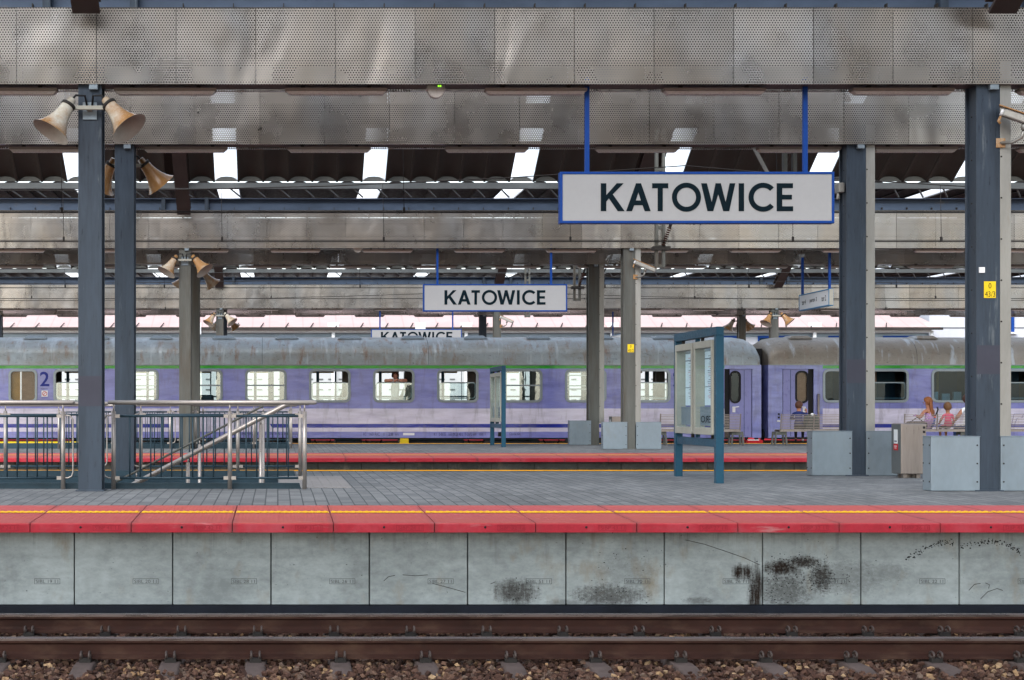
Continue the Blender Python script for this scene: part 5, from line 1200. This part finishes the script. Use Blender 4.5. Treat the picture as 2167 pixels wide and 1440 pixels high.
def person(loc, s, face, label, zone, mats, arms, hairm, hair, sit=True, lean=0., headturn=0., legs=True, hands=True, name='person', hs=1.2):
    """seated figure: local +y is where the person faces, face = heading of that axis (0 = towards the train)"""
    t = thing(name, loc, label, 'person', None); Rz = Matrix.Rotation(-face, 3, 'Z'); L = Vector(loc)
    T = lambda p_: L + Rz @ (Vector(p_) * s)
    J = {'pelvis': ((0, 0, .10), (.15, .12)), 'waist': ((0, -.01 + lean * .2, .28), (.125, .10)), 'chest': ((0, lean * .4, .44), (.145, .105)), 'upper': ((0, lean * .5, .53), (.10, .07)), 'neck': ((0, lean * .55 + .01, .60), .047), 'jaw': ((0, lean * .6 + .04, .60 + .08 * hs), (.062 * hs, .07 * hs)), 'skull': ((0, lean * .6 + .03, .60 + .17 * hs), (.076 * hs, .09 * hs)), 'crown': ((0, lean * .6 + .02, .60 + .23 * hs), (.05 * hs, .06 * hs))}
    E = [('pelvis', 'waist'), ('waist', 'chest'), ('chest', 'upper'), ('upper', 'neck'), ('neck', 'jaw'), ('jaw', 'skull'), ('skull', 'crown')]
    for sd_, nm in ((-1, 'l'), (1, 'r')):
        el, wr = arms[nm]
        J['sh' + nm] = ((sd_ * .155, lean * .5, .525), .055); J['el' + nm] = (el, .054); J['wr' + nm] = (wr, .036); E += [('upper', 'sh' + nm), ('sh' + nm, 'el' + nm), ('el' + nm, 'wr' + nm)]
        if legs:
            J['hip' + nm] = ((sd_ * .09, .06, .085), .085); J['kn' + nm] = ((sd_ * .11, .44, .07), .062); J['cf' + nm] = ((sd_ * .11, .46, -.12), .055); J['an' + nm] = ((sd_ * .11, .44, -.36), .037); J['to' + nm] = ((sd_ * .12, .58, -.405), (.04, .028))
            E += [('pelvis', 'hip' + nm), ('hip' + nm, 'kn' + nm), ('kn' + nm, 'cf' + nm), ('cf' + nm, 'an' + nm), ('an' + nm, 'to' + nm)]
    v, f = skinmesh(J, E, 'pelvis')
    b = MB(); b.add(v, f, 0, True)
    if hands:
        for nm in 'lr': el, wr = arms[nm]; d = Vector(wr) - Vector(el); hand(b, wr, d, (0, 0, 1) if abs(d.normalized().z) < .8 else (0, -1, 0), 1)
    # face: nose, brow, ears
    hy, c, sn = lean * .6 + .035, math.cos(headturn), math.sin(headturn)
    hp = lambda x, y, z: ((x * c + y * sn) * hs, hy + (y * c - x * sn) * hs, .60 + (z - .60) * hs)
    b.sphere(hp(0, .098, .735), (.013, .02, .022), 8, 6); b.sphere(hp(-.078, 0, .735), (.012, .022, .032), 8, 6); b.sphere(hp(.078, 0, .735), (.012, .022, .032), 8, 6)
    mi = []
    for q in b.f:
        cen = sum((Vector(b.v[i]) for i in q), Vector()) / len(q); mi.append(zone(cen))
    b.mi = mi; b.v = [tuple(T(p_)) for p_ in b.v]; b.build('body', mats, t, fix=False)
    e = MB()
    for x in (-.034, .034): e.sphere(hp(x, .086, .765), (.014, .008, .008), 8, 5)
    e.v = [tuple(T(p_)) for p_ in e.v]; e.build('eye', m_eye, t)
    e = MB(); e.sphere(hp(0, .092, .690), (.024, .008, .008), 8, 5); e.v = [tuple(T(p_)) for p_ in e.v]; e.build('mouth', m_lip, t)
    h = MB(); hair(h, hp); rg = random.Random(3)
    h.v = [tuple(T((p_[0] + rg.uniform(-.004, .004), p_[1] + rg.uniform(-.004, .004), p_[2]))) for p_ in h.v]; h.build('hair', hairm, t)
    return t
def shorthair(h, hp):
    n = 16; vs, fs = [], []
    for j in range(8):
        th = R(8 + j * 18)
        for k in range(n):
            a = 2 * math.pi * k / n; front = max(0, math.sin(a)); tt = min(th, R(134 - 72 * front)); r_ = 1.17
            vs.append(hp(.083 * r_ * math.sin(tt) * math.cos(a), .005 + .098 * r_ * math.sin(tt) * math.sin(a), .765 + .105 * r_ * math.cos(tt)))
    h.add(vs, [(j * n + k, j * n + (k + 1) % n, (j + 1) * n + (k + 1) % n, (j + 1) * n + k) for j in range(7) for k in range(n)] + [tuple(range(n))], 0, True)
def longhair(h, hp):
    shorthair(h, hp); n = 12; vs = []
    for j in range(8):
        z = .80 - j * .055; w_ = .088 + .022 * math.sin(j / 7 * math.pi); y = -.03 - .012 * j * .6
        for k in range(n): a = math.pi + math.pi * k / (n - 1); vs.append(hp(w_ * math.cos(a) * 1.05, y + .062 * math.sin(a), z + .01 * math.cos(k * 2.1)))
        for k in range(n): a = 2 * math.pi - math.pi * k / (n - 1); vs.append(hp(w_ * .85 * math.cos(a), y + .02 * math.sin(a) + .012, z))
    m = 2 * n; h.add(vs, [(j * m + k, j * m + (k + 1) % m, (j + 1) * m + (k + 1) % m, (j + 1) * m + k) for j in range(7) for k in range(m)] + [tuple(range(m)), tuple(range(7 * m, 8 * m))], 0, True)
def curlyhair(h, hp):
    shorthair(h, hp); rg = random.Random(11)
    for i in range(60):
        a = rg.uniform(0, 2 * math.pi); th = R(rg.uniform(5, 125)); 
        if math.sin(a) > .2 and th > R(58): continue
        p_ = hp(.088 * math.sin(th) * math.cos(a), .0 + .10 * math.sin(th) * math.sin(a), .765 + .112 * math.cos(th)); h.sphere(p_, rg.uniform(.024, .046), 7, 5)
SZ = Z2 + .445
BX = wx(1690, 44.7)
person((BX, 44.68, SZ), .86, R(20), 'boy in dark blue shirt sitting on a bench with his back turned, holding something up', lambda c: 1 if .12 < c.z < .60 and abs(c.x) < .30 and c.z > .1 and c.y < .25 else 2 if -.30 < c.z <= .17 else 3 if c.z <= -.33 else 0, [m_skin, m_navy, m_charcoal, m_shoe],
       {'l': ((-.26, .12, .34), (-.10, .34, .36)), 'r': ((.25, .16, .42), (.22, .34, .60))}, m_hairbrown, shorthair, headturn=R(50))
person((wx(1965, 44.7), 44.66, SZ), 1.0, R(-25), 'woman with long red hair and lilac dress sitting on the right bench, looking left', lambda c: 1 if -.1 < c.z < .46 and c.y < .6 and abs(c.x) < .2 else 0, [m_skin, m_lilac],
       {'l': ((-.27, .08, .33), (-.16, .30, .38)), 'r': ((.25, .10, .30), (.12, .30, .22))}, m_hairred, longhair, headturn=R(-40), hs=1.15)
person((wx(2005, 44.7), 44.66, SZ + .02), .74, R(0), 'small fair-haired child in a pink top sitting on the right bench', lambda c: 1 if .10 < c.z < .57 and abs(c.x) < .22 else 2 if -.1 < c.z <= .12 else 0, [m_skin, m_pink, m_charcoal],
       {'l': ((-.24, .08, .33), (-.20, .28, .24)), 'r': ((.26, .06, .32), (.30, .24, .18))}, m_hairfair, shorthair, hs=1.5)
person((wx(2049, 44.9), 44.85, SZ), 1.08, R(-8), 'adult in a white shirt on the right bench, mostly hidden behind the column', lambda c: 1 if .10 < c.z < .585 and abs(c.x) < .21 else 2 if c.z <= .14 else 0, [m_skin, m_wtee, m_blueshorts],
       {'l': ((-.30, .02, .34), (-.27, .22, .22)), 'r': ((.26, .05, .34), (.2, .28, .25))}, m_hairbrown, shorthair, lean=.05)
# woman leaning on the open carriage window: arms folded on the sash, looking to the left; only above the sash is she seen, but she stands on the coach floor
sashz = wz(811, TY) + .04
m_skinbright = mat('skin_brightened', (.50, .22, .15, 1), .55, 0, .12, 20)  # skin copy brightened to make up for the dim coach inside
def winwoman():
    loc = (wx(838, 48.7), 48.98, Zb + .2); t = thing('person', loc, 'dark-haired woman resting bare arms on the open coach window, looking left', 'person'); L = Vector(loc)
    hz = sashz - L.z                         # sash height above the coach floor
    J = {'pelvis': ((0, .12, .80), (.15, .12)), 'waist': ((0, .1, 1.0), (.12, .1)), 'chest': ((0, .06, hz - .12), (.15, .11)), 'upper': ((0, .0, hz + .035), (.10, .07)), 'neck': ((-.0, -.05, hz + .085), .048), 'jaw': ((-.012, -.09, hz + .125), (.060, .064)), 'skull': ((-.005, -.075, hz + .215), (.078, .084)), 'crown': ((0, -.065, hz + .275), (.05, .055))}
    E = [('pelvis', 'waist'), ('waist', 'chest'), ('chest', 'upper'), ('upper', 'neck'), ('neck', 'jaw'), ('jaw', 'skull'), ('skull', 'crown')]
    for s, nm in ((-1, 'l'), (1, 'r')):
        J['sh' + nm] = ((s * .17, .03, hz + .02), .062); J['el' + nm] = ((s * .335, -.22, hz + .034), .060); J['wr' + nm] = ((s * .09, -.31, hz + .040), .042); E += [('upper', 'sh' + nm), ('sh' + nm, 'el' + nm), ('el' + nm, 'wr' + nm)]
        J['hip' + nm] = ((s * .09, .12, .74), .09); J['kn' + nm] = ((s * .1, .1, .42), .062); J['an' + nm] = ((s * .1, .12, .07), .04); J['to' + nm] = ((s * .11, -.02, .035), (.042, .03)); E += [('pelvis', 'hip' + nm), ('hip' + nm, 'kn' + nm), ('kn' + nm, 'an' + nm), ('an' + nm, 'to' + nm)]
    v, f = skinmesh(J, E, 'pelvis'); b = MB(); b.add(v, f, 0, True)
    hand(b, (-.08, -.315, hz + .034), (1, -.05, -.05), (0, 0, 1)); hand(b, (.08, -.30, hz + .062), (-1, -.05, -.05), (0, 0, 1))
    ht = R(200)                              # face turned towards the viewer's left
    c, s = math.cos(ht), math.sin(ht); hp = lambda x, y, z: (-.005 + x * c + y * s, -.075 + y * c - x * s, z - .765 + hz + .215)
    b.sphere(hp(0, .095, .735), (.013, .02, .022), 8, 6); b.sphere(hp(-.078, 0, .735), (.012, .022, .032), 8, 6); b.sphere(hp(.078, 0, .735), (.012, .022, .032), 8, 6)
    b.mi = [1 if (sum(b.v[i][2] for i in q) / len(q) < hz + .085 and abs(sum(b.v[i][0] for i in q) / len(q)) < .2 and sum(b.v[i][1] for i in q) / len(q) > -.12) else 0 for q in b.f]
    W = lambda m_: [tuple(L + Vector(p_)) for p_ in m_.v]
    b.v = W(b); b.build('body', [m_skinbright, m_wtee], t, fix=False)
    e = MB(); e.sphere(hp(-.034, .086, .765), (.015, .008, .008), 8, 5).sphere(hp(.034, .086, .765), (.015, .008, .008), 8, 5); e.v = W(e); e.build('eye', m_eye, t)
    e = MB(); e.bar(hp(-.052, .088, .787), hp(-.018, .096, .790), .008, .008).bar(hp(.018, .096, .790), hp(.052, .088, .787), .008, .008); e.v = W(e); e.build('eyebrow', m_hairbrown, t)
    e = MB(); e.sphere(hp(0, .092, .690), (.024, .008, .008), 8, 5); e.v = W(e); e.build('mouth', m_lip, t)
    h = MB(); curlyhair(h, hp); h.v = W(h); h.build('hair', m_hairbrown, t)
winwoman()
# things on the benches
x = wx(1716, 44.7); b = MB(); b.box(x - .20, 44.55, SZ, x + .20, 44.82, SZ + .40); t = thing('backpack', (x, 44.7, SZ), 'dark green and black backpack with white shapes beside the boy', 'backpack'); b.build('bag', mat('bag_dark_green', (.012, .035, .03, 1), .8, 0, .4, 10, (1, 1, 1), 0, 40, (.5, .55, .5, 1), .66, .69, 7), t, .07)
MB().tube([(x - .12, 44.54, SZ + .05), (x - .13, 44.50, SZ + .25), (x - .10, 44.56, SZ + .39)], .02, 6).build('strap', m_black, t)
MB().box(x - .02, 44.6, SZ + .33, x + .05, 44.68, SZ + .46).build('bottle_pocket', m_white, t, .02)
x = wx(1938, 44.7); t = thing('shoulder_bag', (x, 44.7, SZ), 'dark shoulder bag lying at the left end of the right bench', 'bag'); MB().box(x - .30, 44.5, SZ, x + .28, 44.8, SZ + .22).build('bag', m_charcoal, t, .08); MB().tube([(x - .2, 44.62, SZ + .2), (x, 44.6, SZ + .34), (x + .2, 44.62, SZ + .2)], .014, 6).build('strap', m_black, t)
x = wx(1984, 44.4); t = thing('folded_umbrella', (x, 44.75, SZ), 'blue and red folded umbrella with dark curved handle between woman and child', 'umbrella')
MB().tube([(x - .06, 44.7, SZ + .02), (x - .02, 44.7, SZ + .16), (x + .03, 44.68, SZ + .32)], [.02, .07, .035], 10).build('canopy', m_blue, t)
MB().tube([(x + .03, 44.68, SZ + .32), (x + .05, 44.68, SZ + .38)], .036, 8).build('band', m_red, t)
MB().tube([(x + .05, 44.68, SZ + .38), (x + .09, 44.67, SZ + .46), (x + .12, 44.66, SZ + .56), (x + .10, 44.66, SZ + .63)], .022, 8).build('handle', m_charcoal, t)
